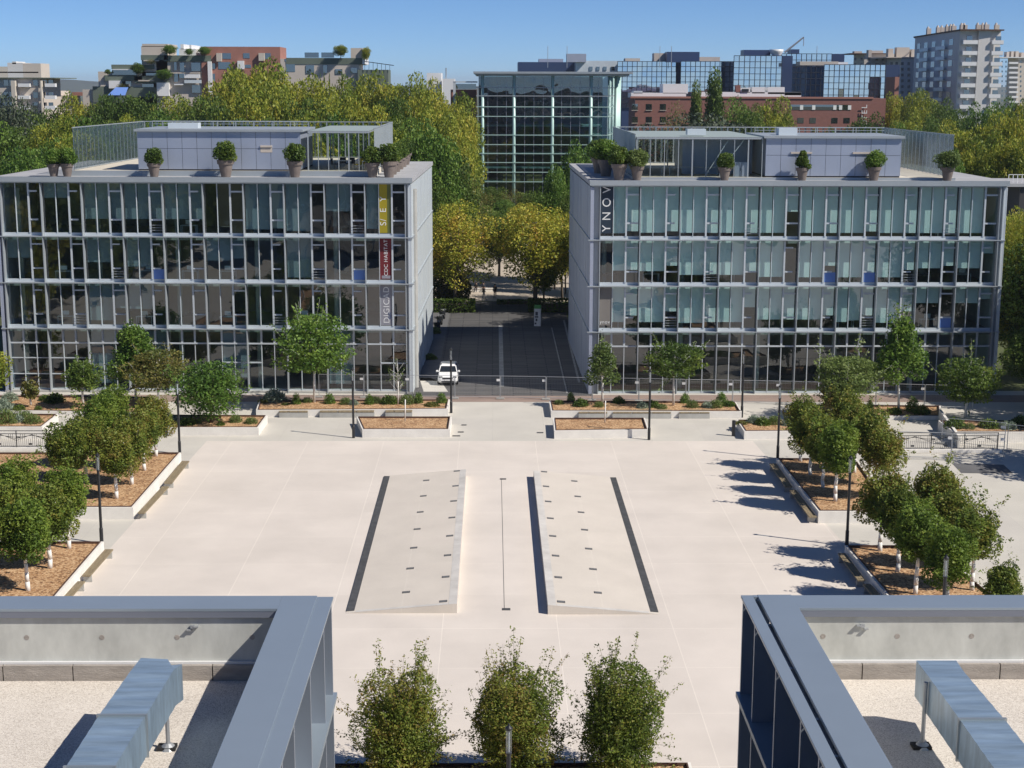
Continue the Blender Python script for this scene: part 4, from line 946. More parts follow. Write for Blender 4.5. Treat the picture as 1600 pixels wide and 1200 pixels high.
# ================================================================ temporary fences
def fence_proto():
    e = empty('temporary_fence'); b = MB(); r = .022
    for x in (-1.72,1.72): b.tube((x,0,.06),(x,0,2.0),r,n=6)
    b.tube((-1.72,0,2.0),(1.72,0,2.0),r,n=6); b.tube((-1.72,0,.2),(1.72,0,.2),r,n=6); b.build('frame', M['galv'], e)
    b = MB()
    for i in range(1,29): b.box(-1.72+i*.1186-.002,-1.72+i*.1186+.002,-.002,.002,.2,2.0)
    for z_ in (.6,1.0,1.4,1.8): b.box(-1.72,1.72,-.002,.002,z_-.002,z_+.002)
    b.build('wire_mesh', M['galv'], e)
    b = MB(); b.box(-2.05,-1.45,-.12,.12,-.0,.13); b.build('foot', M['conc_g'], e, bevel=.02)
    b = MB(); b.box(1.46,1.72,-.025,-.02,1.55,1.75); b.build('sign_plate', M['white'], e)
    index_children(e); return e
M['galv'] = mat('galvanised_tube', (0.42,0.44,0.46), 0.45, 0.5)
fp = fence_proto(); first = True; fcount = 0
def fence_run(a, b_, n, where):
    global first
    a = G(*a,0); b_ = G(*b_,0); d = b_-a; ang = math.atan2(d.y,d.x)
    for i in range(n):
        c = a + d*((i+.5)/n); e = fp if first else copy_tree(fp); first = False
        e.location = (c.x,c.y,0); e.rotation_euler = (0,0,ang + (0.02 if i%2 else -.015)); e.scale = (d.length/n/3.5,1,1)
        tag(e, 'wire mesh temporary fence panel %s' % (where[i]), 'fence panel', 'temporary fence panels')
fence_run((498,621),(853,624.5), 5, ['before the left office, beside the tall tree','before the left office, just left of the bare sapling','before the left office, at the bare sapling','between the office corner and the white car','just right of the white car across the alley'])
fence_run((853,625),(1218,632), 5, ['across the right half of the alley mouth','behind the slim yellow green tree','behind the dark tree in the right bed','before the right office, right of the dark tree','before the right office, by the lamp'])
fence_run((1218,632),(1520,640), 4, ['before the right office, first one right of the flower bed','before the right office, behind the olive layered tree','before the right office, behind the tall green tree','before the right office, in the shade at its corner'])
fence_run((1404,717),(1568,722), 2, ['in front of the right black railing, left one','in front of the right black railing, right one'])
fence_run((1470,694),(1570,702), 1, ['behind the right end of the black railing'])
fence_run((1572,705),(1680,716), 1, ['cut off by the right edge of the photo'])
# ================================================================ ornate railings on kerbs
def railing(u0, u1, v, label, zb=0.25):
    a = G(u0,v,0); b_ = G(u1,v,0); L_ = (b_-a).length; ang = math.atan2(b_.y-a.y, b_.x-a.x)
    e = empty('railing', (a.x,a.y,0), ang); tag(e, label, 'railing', 'black ornate railings')
    b = MB(); b.box(-.3,L_+.3,-.2,.2,-.0,zb); b.build('kerb', M['conc'], e, bevel=.02)
    b = MB()
    for z_ in (zb+.08, zb+1.0, zb+1.22): b.box(0,L_,-.022,.022,z_-.022,z_+.022)
    n = int(L_/1.9)
    for i in range(n+1):
        x = L_*i/n; b.box(x-.03,x+.03,-.03,.03,zb,zb+1.25)
    b.build('frame', M['black'], e)
    b = MB(); k = int(L_/.14)
    for i in range(k): 
        x = L_*(i+.5)/k; b.box(x-.011,x+.011,-.011,.011,zb+.08,zb+(1.0 if (i//3)%2 else .62))
    for i in range(n):
        x0 = L_*i/n; x1 = L_*(i+1)/n; xm = (x0+x1)/2
        for dz in (0,.12,.24): b.bar((x0,0,zb+.5+dz),(xm,0,zb+.95-dz*.3),.02,.025); b.bar((xm,0,zb+.95-dz*.3),(x1,0,zb+.5+dz),.02,.025)
        b.prism([(xm-.26,-.02),(xm,-.02),(xm,.02),(xm-.26,.02)], zb+.18, zb+.3); b.prism([(x0+.0,-.02),(x0+.26,-.02),(x0+.26,.02),(x0,.02)], zb+.7, zb+.8)
    b.build('bars', M['black'], e)
railing(-70, 75, 704, 'black ornate railing on a white kerb at the far left')
railing(1402, 1558, 707, 'black ornate railing on a white kerb at the right behind the temporary fence')
# low retaining wall at the right
a = G(1466,657,0); b_ = G(1496,700,0)
b = MB(); b.prism([(a.x,a.y),(a.x+.2,a.y),(b_.x+.2,b_.y),(b_.x,b_.y)], 0, 0.9); o = b.build('low_wall', M['conc']); tag(o, 'pale sloping low wall by the railing at the right', 'wall')
sheet('dark_slab', gp((1488,724),(1568,726),(1583,740),(1502,739)), 0.004, M['asphalt'])
# ================================================================ white car
def build_car(loc, rz):
    e = empty('parked_car', loc, rz); tag(e, 'white crossover car facing the plaza, parked in the alley mouth', 'car')
    # stations along x (front at -2.2): half widths and heights
    st = [(-2.20,.62,.42,.62),(-2.12,.80,.30,.80),(-1.9,.88,.24,.92),(-1.4,.90,.22,1.00),(-.95,.90,.22,1.06),(0,.90,.22,1.06),(1.2,.90,.22,1.06),(1.9,.88,.25,1.04),(2.15,.80,.35,.95)]
    b = MB(); vs = []; n = 8
    for x,hw,z0,z1 in st:
        for (fy,fz) in ((-.86,0),(-1,.25),(-.99,.62),(-.88,1),(.88,1),(.99,.62),(1,.25),(.86,0)): vs.append((x,hw*fy,z0+(z1-z0)*fz))
    fs = []
    for i in range(len(st)-1):
        for k in range(n): fs.append((i*n+k,(i+1)*n+k,(i+1)*n+(k+1)%n,i*n+(k+1)%n))
    fs.append(tuple(range(n))); fs.append(tuple(range((len(st)-1)*n+n-1,(len(st)-1)*n-1,-1))); b.add(vs,fs)
    o = b.build('body', M['carpaint'], e, bevel=.04)
    def cabin(z_lo, z_hi, w0, w1, xs, m, nm, g_=0.0):
        b = MB(); (xa,xb_,xc,xd) = xs
        vs = [(xa,-w0,z_lo),(xd,-w0,z_lo),(xd,w0,z_lo),(xa,w0,z_lo),(xb_,-w1,z_hi),(xc,-w1,z_hi),(xc,w1,z_hi),(xb_,w1,z_hi)]
        b.add(vs,[(0,1,5,4),(1,2,6,5),(2,3,7,6),(3,0,4,7),(4,5,6,7)]); return b.build(nm, m, e)
    cabin(1.05, 1.50, .80, .64, (-1.05,-.35,1.5,2.0), M['carglass'], 'windows')
    cabin(1.47, 1.60, .67, .58, (-.42,-.25,1.4,1.62), M['carpaint'], 'roof')
    b = MB()
    for s in (-1,1):
        b.bar((-1.07,s*.80,1.05),(-.36,s*.66,1.51),.07,.05); b.bar((.45,s*.79,1.05),(.45,s*.66,1.5),.07,.05); b.bar((2.0,s*.80,1.05),(1.5,s*.66,1.5),.12,.06)
    b.build('pillar', M['carpaint'], e)
    for s in (-1,1):
        b = MB(); b.box(-2.15,-1.92,s*.62-.16,s*.62+.16,.72,.84); b.build('headlight', M['headl'], e)
        b = MB(); b.box(-.98,-.78,s*.97-.1,s*.97+.1,1.02,1.18); b.build('mirror', M['carpaint'], e, bevel=.03)
        for x in (-1.38,1.38):
            b = MB(); b.tube((x,s*.70,.33),(x,s*.915,.33),.33,n=20); w_ = b.build('wheel', M['rubber'], e)
            b = MB(); b.tube((x,s*.80,.33),(x,s*.925,.33),.2,n=16); b.build('rim', M['galv'], w_)
    b = MB(); b.box(-2.215,-2.1,-.46,.46,.60,.74); b.build('grille', M['black'], e)
    b = MB(); b.box(-2.225,-2.1,-.55,.55,.33,.44); b.build('bumper_inlet', M['black'], e)
    b = MB(); b.box(-2.235,-2.2,-.26,.26,.47,.57); b.build('number_plate', M['white'], e)
M['carglass'] = mat('car_glass', (0.02,0.025,0.03), 0.08, spec=0.8); M['headl'] = mat('headlight_glass', (0.12,0.13,0.14), 0.15)
p = G(699.5,603,0); build_car((p.x, p.y+2.2, 0), R(90))
# ================================================================ scooters, totem, people
def scooter(loc, rz, label):
    e = empty('scooter', loc, rz); tag(e, label, 'scooter', 'scooters along the alley wall')
    b = MB(); b.box(-.55,.35,-.16,.16,.3,.42); b.box(.1,.75,-.17,.17,.42,.66); b.box(-.62,-.48,-.2,.2,.35,.98); b.build('body', M['black'], e, bevel=.04)
    b = MB(); b.box(.0,.72,-.14,.14,.67,.78); b.build('seat', M['rubber'], e, bevel=.03)
    b = MB(); b.bar((-.62,0,.25),(-.45,0,1.08),.06,.06); b.bar((-.45,-.33,1.08),(-.45,.33,1.08),.04,.04); b.build('handlebar', M['galv'], e)
    for x in (-.7,.62): b = MB(); b.tube((x,-.06,.26),(x,.06,.26),.26,n=16); b.build('wheel', M['rubber'], e)
for i,(u,v) in enumerate(((683,516),(687,506),(691,497))): scooter(G(u,v,0), 1.9, ['nearest of the dark scooters parked by the left office side wall','middle one of the dark scooters parked by the left office side wall','farthest of the dark scooters parked by the left office side wall'][i])
p = G(840,509,0); e = empty('information_totem', p, R(-8)); tag(e, 'white information totem with a green top standing in the alley', 'sign')
b = MB(); b.box(-.36,.36,-.3,.3,0,1.95); b.build('panel', M['white'], e); b = MB(); b.box(-.365,.365,-.305,.305,1.951,2.3); b.build('top', mat('green_totem_top',(0.12,0.38,0.10),.6), e)
b = MB()
for (x0,z0,x1,z1) in ((-.22,1.2,.05,1.6),(-.28,.95,.1,1.12),(-.2,.55,.0,.85),(-.3,.2,-.1,.4)): b.box(x0,x1,-.308,-.301,z0,z1)
b.build('picture', M['asphalt'], e)
def skin_person(name, loc, rz, joints, edges, cloth, label, hairc, skinc, seated=False, s=1.0):
    """joints: name -> (pos, radius); single skinned body, hair and clothing as children"""
    me = bpy.data.meshes.new('person'); ks = list(joints); me.from_pydata([joints[k][0] for k in ks], [(ks.index(a),ks.index(b_)) for a,b_ in edges], [])
    o = bpy.data.objects.new('person', me); S.collection.objects.link(o)
    m = o.modifiers.new('skin','SKIN')
    for i,k in enumerate(ks):
        r_ = joints[k][1]; sv_ = me.skin_vertices[0].data[i]; sv_.radius = (r_,r_) if not isinstance(r_,tuple) else r_
        sv_.use_root = (k=='pelvis')
    sb = o.modifiers.new('sub','SUBSURF'); sb.levels = 1; sb.render_levels = 1
    me.materials.append(skinc)
    dg = bpy.context.evaluated_depsgraph_get(); m2 = bpy.data.meshes.new_from_object(o.evaluated_get(dg)); bpy.data.objects.remove(o)
    m2.materials.clear(); m2.materials.append(skinc); m2.materials.append(cloth[0]); m2.materials.append(cloth[1])
    hipz = joints['pelvis'][0][2]; headz = joints['head'][0][2]
    for pl in m2.polygons:
        c = pl.center; pl.use_smooth = True
        hz = joints['neck'][0][2]
        if c.z > hz: pl.material_index = 0
        elif seated: pl.material_index = 1 if c.z > 0.32 and abs(c.y) < .3 and c.x > -0.2 else 2
        else: pl.material_index = 2 if c.z < hipz+.03 else 1
        if (c-Vector(joints['hand_l'][0])).length < .1 or (c-Vector(joints['hand_r'][0])).length < .1: pl.material_index = 0
    o = bpy.data.objects.new('person', m2); S.collection.objects.link(o); o.location = loc; o.rotation_euler = (0,0,rz); o.scale = (s,s,s)
    tag(o, label, 'person')
    b = MB(); hx,hy,hz = joints['head'][0]; b.lathe([(.03,-.06),(.11,-.02),(.118,.05),(.09,.12),(.03,.145)], 12, (hx+.018,hy,hz)); b.build('hair', hairc, o, smooth=True)
    return o
def stand(arm=0.0, stride=.12):
    J = {'pelvis':((0,0,.95),.14),'belly':((0,0,1.12),.135),'chest':((0,0,1.32),.155),'neck':((0,0,1.50),.06),'head':((0,0,1.64),.10),
     'sh_l':((0,.19,1.42),.065),'el_l':((.02,.25,1.15),.048),'hand_l':((-.08-arm,.24,.90+arm),.04),'sh_r':((0,-.19,1.42),.065),'el_r':((.03,-.25,1.15),.048),'hand_r':((-.1,-.22,.92),.04),
     'hip_l':((0,.09,.88),.1),'kn_l':((-stride*.6,.10,.50),.065),'an_l':((-stride,.10,.09),.045),'to_l':((-stride-.17,.11,.04),.04),
     'hip_r':((0,-.09,.88),.1),'kn_r':((stride*.3,-.10,.50),.065),'an_r':((stride,-.10,.09),.045),'to_r':((stride-.17,-.11,.04),.04)}
    return J
ED = [('pelvis','belly'),('belly','chest'),('chest','neck'),('neck','head'),('chest','sh_l'),('sh_l','el_l'),('el_l','hand_l'),('chest','sh_r'),('sh_r','el_r'),('el_r','hand_r'),
      ('pelvis','hip_l'),('hip_l','kn_l'),('kn_l','an_l'),('an_l','to_l'),('pelvis','hip_r'),('hip_r','kn_r'),('kn_r','an_r'),('an_r','to_r')]
def sit():
    J = stand(); d = .5
    J = {k:((p_[0],p_[1],p_[2]-d),r_) for k,(p_,r_) in J.items()}
    for s_,y in (('l',.1),('r',-.1)): J['hip_'+s_]=((-.05,y,.42),.1); J['kn_'+s_]=((-.45,y*1.4,.47),.07); J['an_'+s_]=((-.5,y*1.3,.08),.045); J['to_'+s_]=((-.66,y*1.3,.04),.04); J['hand_'+s_]=((-.32,y*1.3,.56),.04)
    return J
cl = lambda n,c: mat('cloth_'+n, c, .9)
skn = mat('skin',(0.42,0.26,0.19),.6); hd = mat('dark_hair',(0.02,0.015,0.012),.8)
navyc = cl('navy',(0.03,0.035,0.05)); bk = cl('black',(0.02,0.02,0.022)); gr_ = cl('grey',(0.3,0.3,0.32)); jn = cl('jeans',(0.10,0.14,0.22))
p = G(773.5,466,0); skin_person('person', p, R(80), stand(), ED, (bk,navyc), 'person in dark clothes standing alone at the end of the alley', hd, skn)
p = G(756,469,0); skin_person('person', p, R(200), stand(.15,.25), ED, (bk,gr_), 'person with pale trousers standing beside the seated group', hd, skn)
bx = G(744,456,0); b = MB(); b.box(-3.2,2.2,-.25,.25,0,.42); b.box(-3.3,2.3,-.3,.3,.42,.47); o = b.build('stone_bench', M['conc']); o.location = bx; tag(o,'long low stone seat where the group sits past the alley','seat')
for i,(dx,lb,c_) in enumerate(((0.0,'person in black sitting in the middle of the stone seat',(bk,navyc)),(.95,'person sitting at the right end of the stone seat',(navyc,bk)),(-1.5,'person hunched at the left end of the stone seat',(bk,jn)))):
    skin_person('person', (bx.x+dx,bx.y,.02), R(90+i*14-10), sit(), ED, c_, lb, hd, skn, seated=True)
# clipped hedges and planters at the far end of the alley
def hedge(name, x0,x1,y0,y1,h,lm,label,n=5000,rounded=True,z=0.0):
    global rng
    rng = np.random.default_rng(int(abs(x0)*10)+3)
    e = empty(name, ((x0+x1)/2,(y0+y1)/2,z)); tag(e, label, 'hedge')
    if rounded: p = ell(n,7)*np.array([(x1-x0)/2,(y1-y0)/2,h*.55]); p[:,2] += h*.5; p = p[p[:,2]>0]
    else:
        p = rng.random((n,3))*2-1; ax = rng.integers(0,3,n); sg = np.sign(p[np.arange(n),ax]); p[np.arange(n),ax] = sg*rng.uniform(.85,1,n)
        p = p*np.array([(x1-x0)/2,(y1-y0)/2,h/2]); p[:,2] += h/2
    b = MB(); b.box(-(x1-x0)*.3,(x1-x0)*.3,-(y1-y0)*.3,(y1-y0)*.3,0.0,h*.6); b.build('branches', M['bark'], e)
    o = bpy.data.objects.new('foliage', leaves(p,.28,lm,'foliage')); S.collection.objects.link(o); o.parent = e
x_ = lambda u,v: G(u,v,0)
p = x_(703,478); hedge('round_hedge', p.x-2.6,p.x+2.6,p.y-1.5,p.y+2.5,4.0,M['lf_rust'],'big round clipped hedge with a reddish top left of the alley end')
p = x_(697,487); hedge('low_hedge', p.x-3.3,p.x+3.4,p.y-.8,p.y+.8,1.5,M['lf_deep'],'low square hedge in front of the round one',4000,False)
p = x_(868,487); hedge('low_hedge', p.x-3.2,p.x+4.5,p.y-.6,p.y+.9,1.5,M['lf_deep'],'low dark hedge right of the alley end behind the totem',4000,False)
p = x_(800,475); hedge('low_hedge', p.x-1.8,p.x+3.5,p.y-.3,p.y+.4,.5,M['lf_herb'],'knee high strip of plants in the middle of the alley end',1500,False)
# ================================================================ the two roofs in front of the camera
ZC = 17.5; ZR_ = 16.26
def wing(sgn, xo, label):
    """sgn -1 left / +1 right; xo = x of the outer (plaza side) edge; roof spreads away from the plaza"""
    e = empty('roof_wing', (xo, 12.0, 0)); tag(e, label, 'building', 'two office wings in front of the camera')
    Y1 = 25.0; Y0 = 1.2; s = sgn; W_ = 34.0
    def bx(b, xa, xb_, y0, y1, z0, z1): b.box(min(xo+s*xa,xo+s*xb_), max(xo+s*xa,xo+s*xb_), y0, y1, z0, z1)
    # parapet cappings
    b = MB()
    if s < 0:
        bx(b,.0,.27,Y0,Y1-.0,ZC-.06,ZC-.02); bx(b,.275,.86,Y0,Y1-.002,ZC-.05,ZC); bx(b,.27,.275,Y0,Y1-.003,ZC-.05,ZC-.02)
    else:
        bx(b,.0,.20,Y0,Y1,ZC-.05,ZC-.0); bx(b,.28,.86,Y0,Y1-.002,ZC-.05,ZC+.01); 
    bx(b,.862,W_,Y1-.66,Y1-.004,ZC-.05,ZC); wpart(b,'capping',M['cap'],e,bevel=.006)
    if s > 0: b = MB(); bx(b,.201,.279,Y1-.1,Y1-.003,ZC-.05,ZC+.002); wpart(b,'capping_end',M['cap'],e)
    b = MB(); 
    if s > 0: bx(b,.2,.28,Y0,Y1-.02,ZC-.2,ZC-.1); 
    bx(b,.862,W_,Y1-.655,Y1-.64,ZC-.16,ZC-.051); bx(b,.845,.86,Y0,Y1-.66,ZC-.16,ZC-.051)
    wpart(b,'capping_lip',M['caplip'],e)
    # concrete parapets
    b = MB(); bx(b,.5,W_,Y1-.60,Y1-.45,ZR_-.3,ZC-.052); bx(b,.50,.80,Y0,Y1-.601,ZR_-.3,ZC-.052); wpart(b,'parapet',M['rawconc'],e)
    b = MB(); bx(b,.81,W_,Y1-.66,Y1-.602,ZR_+.27,ZR_+.31); wpart(b,'flashing',M['flash'],e)
    b = MB(); x = .81
    while x < W_-1.5:
        bx(b,x,x+1.14,Y1-.72,Y1-.603,ZR_+.0,ZR_+.268); x += 1.16
    wpart(b,'upstand_blocks',M['blocks'],e)
    b = MB(); bx(b,.801,W_,Y0,Y1-.72,ZR_-.25,ZR_); wpart(b,'gravel',M['gravel'],e)
    b = MB(); k = 0; x = 1.3
    while x < W_-1:
        cx_ = xo+s*x; b.tube((cx_,Y1-.604,ZC-.52),(cx_,Y1-.5995,ZC-.52),.045,n=12); x += 1.25
    wpart(b,'tie_hole_plugs',M['blocks'],e)
    # metal cleats on the parapet
    for xx in ((2.28,) if s<0 else (1.95,)):
        b = MB(); bx(b,xx-.035,xx+.035,Y1-.64,Y1-.601,ZC-.36,ZC-.30); bx(b,xx+.03,xx+.1,Y1-.66,Y1-.60,ZC-.39,ZC-.37); bx(b,xx-.1,xx-.02,Y1-.67,Y1-.60,ZC-.33,ZC-.31); wpart(b,'cleat',M['galv'],e)
    # facade towards the plaza and the inner court: fins, ledges and glass
    b = MB(); bx(b,.85,W_,Y0,Y1-.9,0,ZR_-.31); wpart(b,'core',M['dark'],e)
    zs = [15.75, 11.9, 8.0, 4.1]
    for z_ in zs:
        b = MB(); bx(b,-.03,.48,Y0,Y1+.02,z_-.09,z_); bx(b,.481,W_,Y1-.43,Y1+.02,z_-.09,z_); wpart(b,'ledge',M['cap'],e)
    y = Y1-.03; k = 0
    while y > Y0+.5:
        b = MB(); bx(b,.03,.49,y-.07,y,0.05,ZC-.07); wpart(b,'fin',M['steel_wing'],e); y -= (1.9 if k%3 else 1.2); k += 1
        if k > 22: break
    x = 1.1; k = 0
    while x < W_ and k < 11:
        b = MB(); bx(b,x,x+.08,Y1-.44,Y1-.02,0.05,ZC-.07); wpart(b,'fin',M['steel_wing'],e); x += 3.38; k += 1
    zz = [0.1]+zs[::-1]+[ZC-.1]
    for i in range(len(zz)-1):
        b = MB(); x = xo+s*.495
        yy = Y0
        while yy < Y1-1: 
            b.quad((x,yy,zz[i]+.1),(x,yy+1.1,zz[i]+.1),(x,yy+1.1,zz[i+1]-.1),(x,yy,zz[i+1]-.1)); yy += 1.12
        xx = .8
        while xx < W_-1: 
            b.quad((xo+s*xx,Y1-.445,zz[i]+.1),(xo+s*(xx+1.1),Y1-.445,zz[i]+.1),(xo+s*(xx+1.1),Y1-.445,zz[i+1]-.1),(xo+s*xx,Y1-.445,zz[i+1]-.1)); xx += 1.13
        wpart(b,'window_band',M['wingglass'],e)
    return e
def rawconc():
    m = mat('raw_concrete', (0.50,0.51,0.48), 0.85, var=0.2, scale=1.6, bump=0.03, bscale=30, stretch=(1,1,0.5)); return m
M['rawconc'] = rawconc(); M['cap'] = mat('lacquered_capping', (0.30,0.36,0.42), 0.32, 0.35, var=0.03, scale=1.0)
M['caplip'] = mat('capping_lip', (0.20,0.22,0.27), 0.5, 0.2); M['flash'] = mat('flashing', (0.75,0.76,0.77), 0.4, 0.2)
M['blocks'] = mat('upstand_block', (0.34,0.31,0.28), 0.9, var=0.22, scale=2.2, bump=.3, stretch=(1,1,4)); M['steel_wing'] = mat('wing_fin', (0.30,0.34,0.40), 0.4, 0.4)
M['wingglass'] = glass('wing_glass', refl=0.35, solid=(0.03,0.05,0.07), wob=0.02)
M['duct'] = mat('galvanised_duct', (0.33,0.44,0.54), 0.4, 0.5, var=0.25, scale=1.5, stretch=(0.6,4,1))
xl = G(521.5,929,ZC).x; xr = G(1158.5,932,ZC).x
wing(-1, xl, 'gravel roofed office wing at the lower left with a concrete parapet')
wing(1, xr, 'gravel roofed office wing at the lower right with a concrete parapet')
def duct(segs, legs, label, elbow):
    """segs: list of (left,right) top-edge points; box duct 0.6 high between them"""
    c = segs[0][0]; e = empty('ventilation_duct', (c.x,c.y,ZR_)); tag(e, label, 'duct', 'ventilation ducts on the front roofs')
    H = 0.58
    for i in range(len(segs)-1):
        (a0,a1),(b0,b1) = segs[i],segs[i+1]; n = 5; b = MB()
        # stiffening folds across the sheet
        rows = []
        for k in range(n*2+1):
            t = k/(n*2); off = 0.008 if k%2 else 0.0
            rows.append((a0.lerp(b0,t), a1.lerp(b1,t), off))
        vs = []
        for (l,r,of) in rows: vs += [(l.x,l.y,l.z+of),(r.x,r.y,r.z+of),(r.x,r.y,r.z-H-of),(l.x,l.y,l.z-H-of)]
        fs = []
        for k in range(len(rows)-1):
            for q in range(4): fs.append((k*4+q,(k+1)*4+q,(k+1)*4+(q+1)%4,k*4+(q+1)%4))
        fs += [(3,2,1,0),tuple(range(len(rows)*4-4,len(rows)*4))]; b.add(vs,fs)
        wpart(b,'duct_section',M['duct'],e)
        # flange
        b = MB(); l,r = b0,b1; d = (b0-a0).normalized()*.02; sd_ = (r-l).normalized()*.025
        for p0,p1 in ((l-sd_,r+sd_),):
            q = [p0-d,p1-d,p1+d,p0+d]; b.prism([(v.x,v.y) for v in q], l.z-H-.03, l.z+.03)
        wpart(b,'flange',M['duct2'],e)
    for bm_ in elbow: wpart(bm_,'elbow',M['duct'],e)
    for p,zt in legs:
        b = MB(); b.tube((p.x,p.y,ZR_),(p.x,p.y,zt),.032,n=8); b.lathe([(.13,0),(.10,.05),(.05,.09)],10,(p.x,p.y,ZR_)); wpart(b,'leg',M['galv'],e)
        b = MB(); b.box(p.x-.16,p.x+.12,p.y-.1,p.y+.1,ZR_+.002,ZR_+.05); wpart(b,'foot_pad',M['rubber'],e)
M['duct2'] = mat('duct_flange', (0.40,0.44,0.46), 0.4, 0.6)
ZT = 17.38
L0 = [(G(206,1046,ZT),G(272,1046,ZT)),(G(154,1119,ZT),G(227,1119,ZT)),(G(102,1200,ZT),G(178,1200,ZT)),(G(55,1280,ZT),G(138,1280,ZT))]
def elb(a0,a1,b0,b1,H=.58,dz=0.0):
    b = MB(); vs = [tuple(a0),tuple(a1),(a1.x,a1.y,a1.z-H),(a0.x,a0.y,a0.z-H),(b0.x,b0.y,b0.z-dz),(b1.x,b1.y,b1.z-dz),(b1.x,b1.y,b1.z-H-dz),(b0.x,b0.y,b0.z-H-dz)]
    b.add(vs,[(0,1,5,4)[::-1],(1,2,6,5)[::-1],(2,3,7,6)[::-1],(3,0,4,7)[::-1],(4,5,6,7)[::-1],(0,1,2,3)]); return b
a0,a1 = L0[0]; duct(L0, [(G(263,1170,ZR_),16.85)], 'blue grey sheet metal duct on a leg on the lower left roof', [elb(a0,a1,G(220,1028,ZT),G(262,1030,ZT)), elb(a1-Vector((.35,.0,.0)),a1+Vector((.0,.0,.0)),G(262,1030,ZT),G(284,1028,ZT-.02),dz=.1)])
R0 = [(G(1447,1052,ZT),G(1508,1052,ZT)),(G(1500,1125,ZT),G(1570,1125,ZT)),(G(1556,1205,ZT),G(1634,1205,ZT)),(G(1610,1285,ZT),G(1695,1285,ZT))]
a0,a1 = R0[0]; duct(R0, [(G(1441,1168,ZR_),17.3)], 'blue grey sheet metal duct on a leg on the lower right roof', [elb(a0,a1,G(1432,1032,ZT),G(1494,1032,ZT))])
# the building the photographer stands in, behind and below
e = empty('main_building', (0,-8,0)); tag(e, 'brown main building the photographer stands in, seen only in reflections', 'building')
b = MB(); b.box(-45,45,-22,-1.5,0,24.2); wpart(b,'wall',M['brown'],e)
b = MB()
for k in range(6):
    for i in range(22): 
        x = -43+i*4.0; b.box(x,x+2.6,-1.499,-1.45,1+k*3.9,3.3+k*3.9)
wpart(b,'windows',M['wingglass'],e)
# ================================================================ glass hall at the end of the axis
D0 = 300.0
def xz(u, v, D): p = P(u, v, D); return p.x, p.z
def fbox(b, u0, u1, vt, vb, D, dd, f=0.0):
    """box whose front face (at depth D-f) covers the given picture rectangle"""
    x0 = P(u0,(vt+vb)/2,D-f).x; x1 = P(u1,(vt+vb)/2,D-f).x; zt = P((u0+u1)/2,vt,D-f).z; zb = P((u0+u1)/2,vb,D-f).z if vb < 900 else 0
    b.box(x0,x1,D-f,D-f+dd,max(zb,0) if vb<900 else 0,zt)
G0 = 999
x0, zt = xz(748,118,D0); x1, _ = xz(950,118,D0); e = empty('glass_hall', ((x0+x1)/2, D0, 0)); tag(e, 'tall glass hall with pale green steel columns at the end of the alley axis', 'glass building')
yb = D0+24; xr2 = x1+2.4
b = MB(); b.box(x0-1.0,xr2+2.2,D0-2.2,yb,zt+.35,zt+.75); b.box(x0-.6,xr2+1.6,D0-1.4,yb,zt,zt+.348); wpart(b,'roof',M['steel_hall'] if 'steel_hall' in M else M['steel'],e)
M['gsteel'] = mat('pale_green_steel',(0.42,0.60,0.56),0.4,0.1)
for u in (754,803,863,923):
    x,_ = xz(u,200,D0); b = MB(); b.tube((x,D0-.1,0),(x,D0-.1,zt),.30,n=12); wpart(b,'column',M['gsteel'],e,smooth=True)
for k in range(4):
    t = .22+k*.25; xx = x1+(xr2-x1)*t+1.6; b = MB(); b.tube((xx,D0+6+k*5,0),(xx,D0+6+k*5,zt),.34,n=12); wpart(b,'column',M['gsteel'],e,smooth=True)
for v in (137,150,167,182,211,226,240,254,269,284):
    zz = P(850,v,D0).z; b = MB(); b.box(x0-.5,x1+.1,D0-.45,D0-.28,zz-.07,zz+.07); b.bar((x1+.1,D0-.36,zz),(xr2+1.5,yb-2,zz),.17,.14); wpart(b,'rail',M['gsteel'] if v>160 else M['steel'],e)
b = MB(); n = 14
for i in range(n+1): x = x0+(x1-x0)*i/n; b.box(x-.025,x+.025,D0-.05,D0+.05,0,zt)
wpart(b,'mullions',M['sidepanel2'],e)
b = MB(); zs_ = [P(850,v,D0).z for v in (118,137,150,167,182,211,240,269,300)]
for i in range(14):
    for k in range(len(zs_)-1):
        xa = x0+(x1-x0)*i/14; xb_ = x0+(x1-x0)*(i+1)/14; g1 = random.gauss(0,.006); b.quad((xa,D0+g1,zs_[k+1]),(xb_,D0-g1,zs_[k+1]),(xb_,D0-g1,zs_[k]),(xa,D0+g1,zs_[k]))
for i in range(6):
    t0=i/6; t1=(i+1)/6; b.quad((x1+(xr2+1.5-x1)*t0,D0+24*t0,0),(x1+(xr2+1.5-x1)*t1,D0+24*t1,0),(x1+(xr2+1.5-x1)*t1,D0+24*t1,zt),(x1+(xr2+1.5-x1)*t0,D0+24*t0,zt))
wpart(b,'glazing',M['hallglass'],e)
for v in (196,211,240,262,284):
    zz = P(850,v,D0).z; b = MB(); b.box(x0+.5,x1-.8,D0+3.0,D0+14,zz-.3,zz); wpart(b,'gallery',M['ceil'],e)
b = MB(); b.box(x0,x1,D0+14.1,D0+14.4,0,zt-.1); b.box(x0,x0+.3,D0+.2,D0+14,0,zt-.1); wpart(b,'inner_wall',M['halldark'],e) if 'halldark' in M else wpart(b,'inner_wall',mat('hall_inner_wall',(0.07,0.09,0.11),.9,var=.4,scale=.15),e)
b = MB(); fbox(b,786,848,273,285,D0+2.5,.3); wpart(b,'timber_panel',mat('orange_timber',(0.36,0.2,0.07),.7),e)
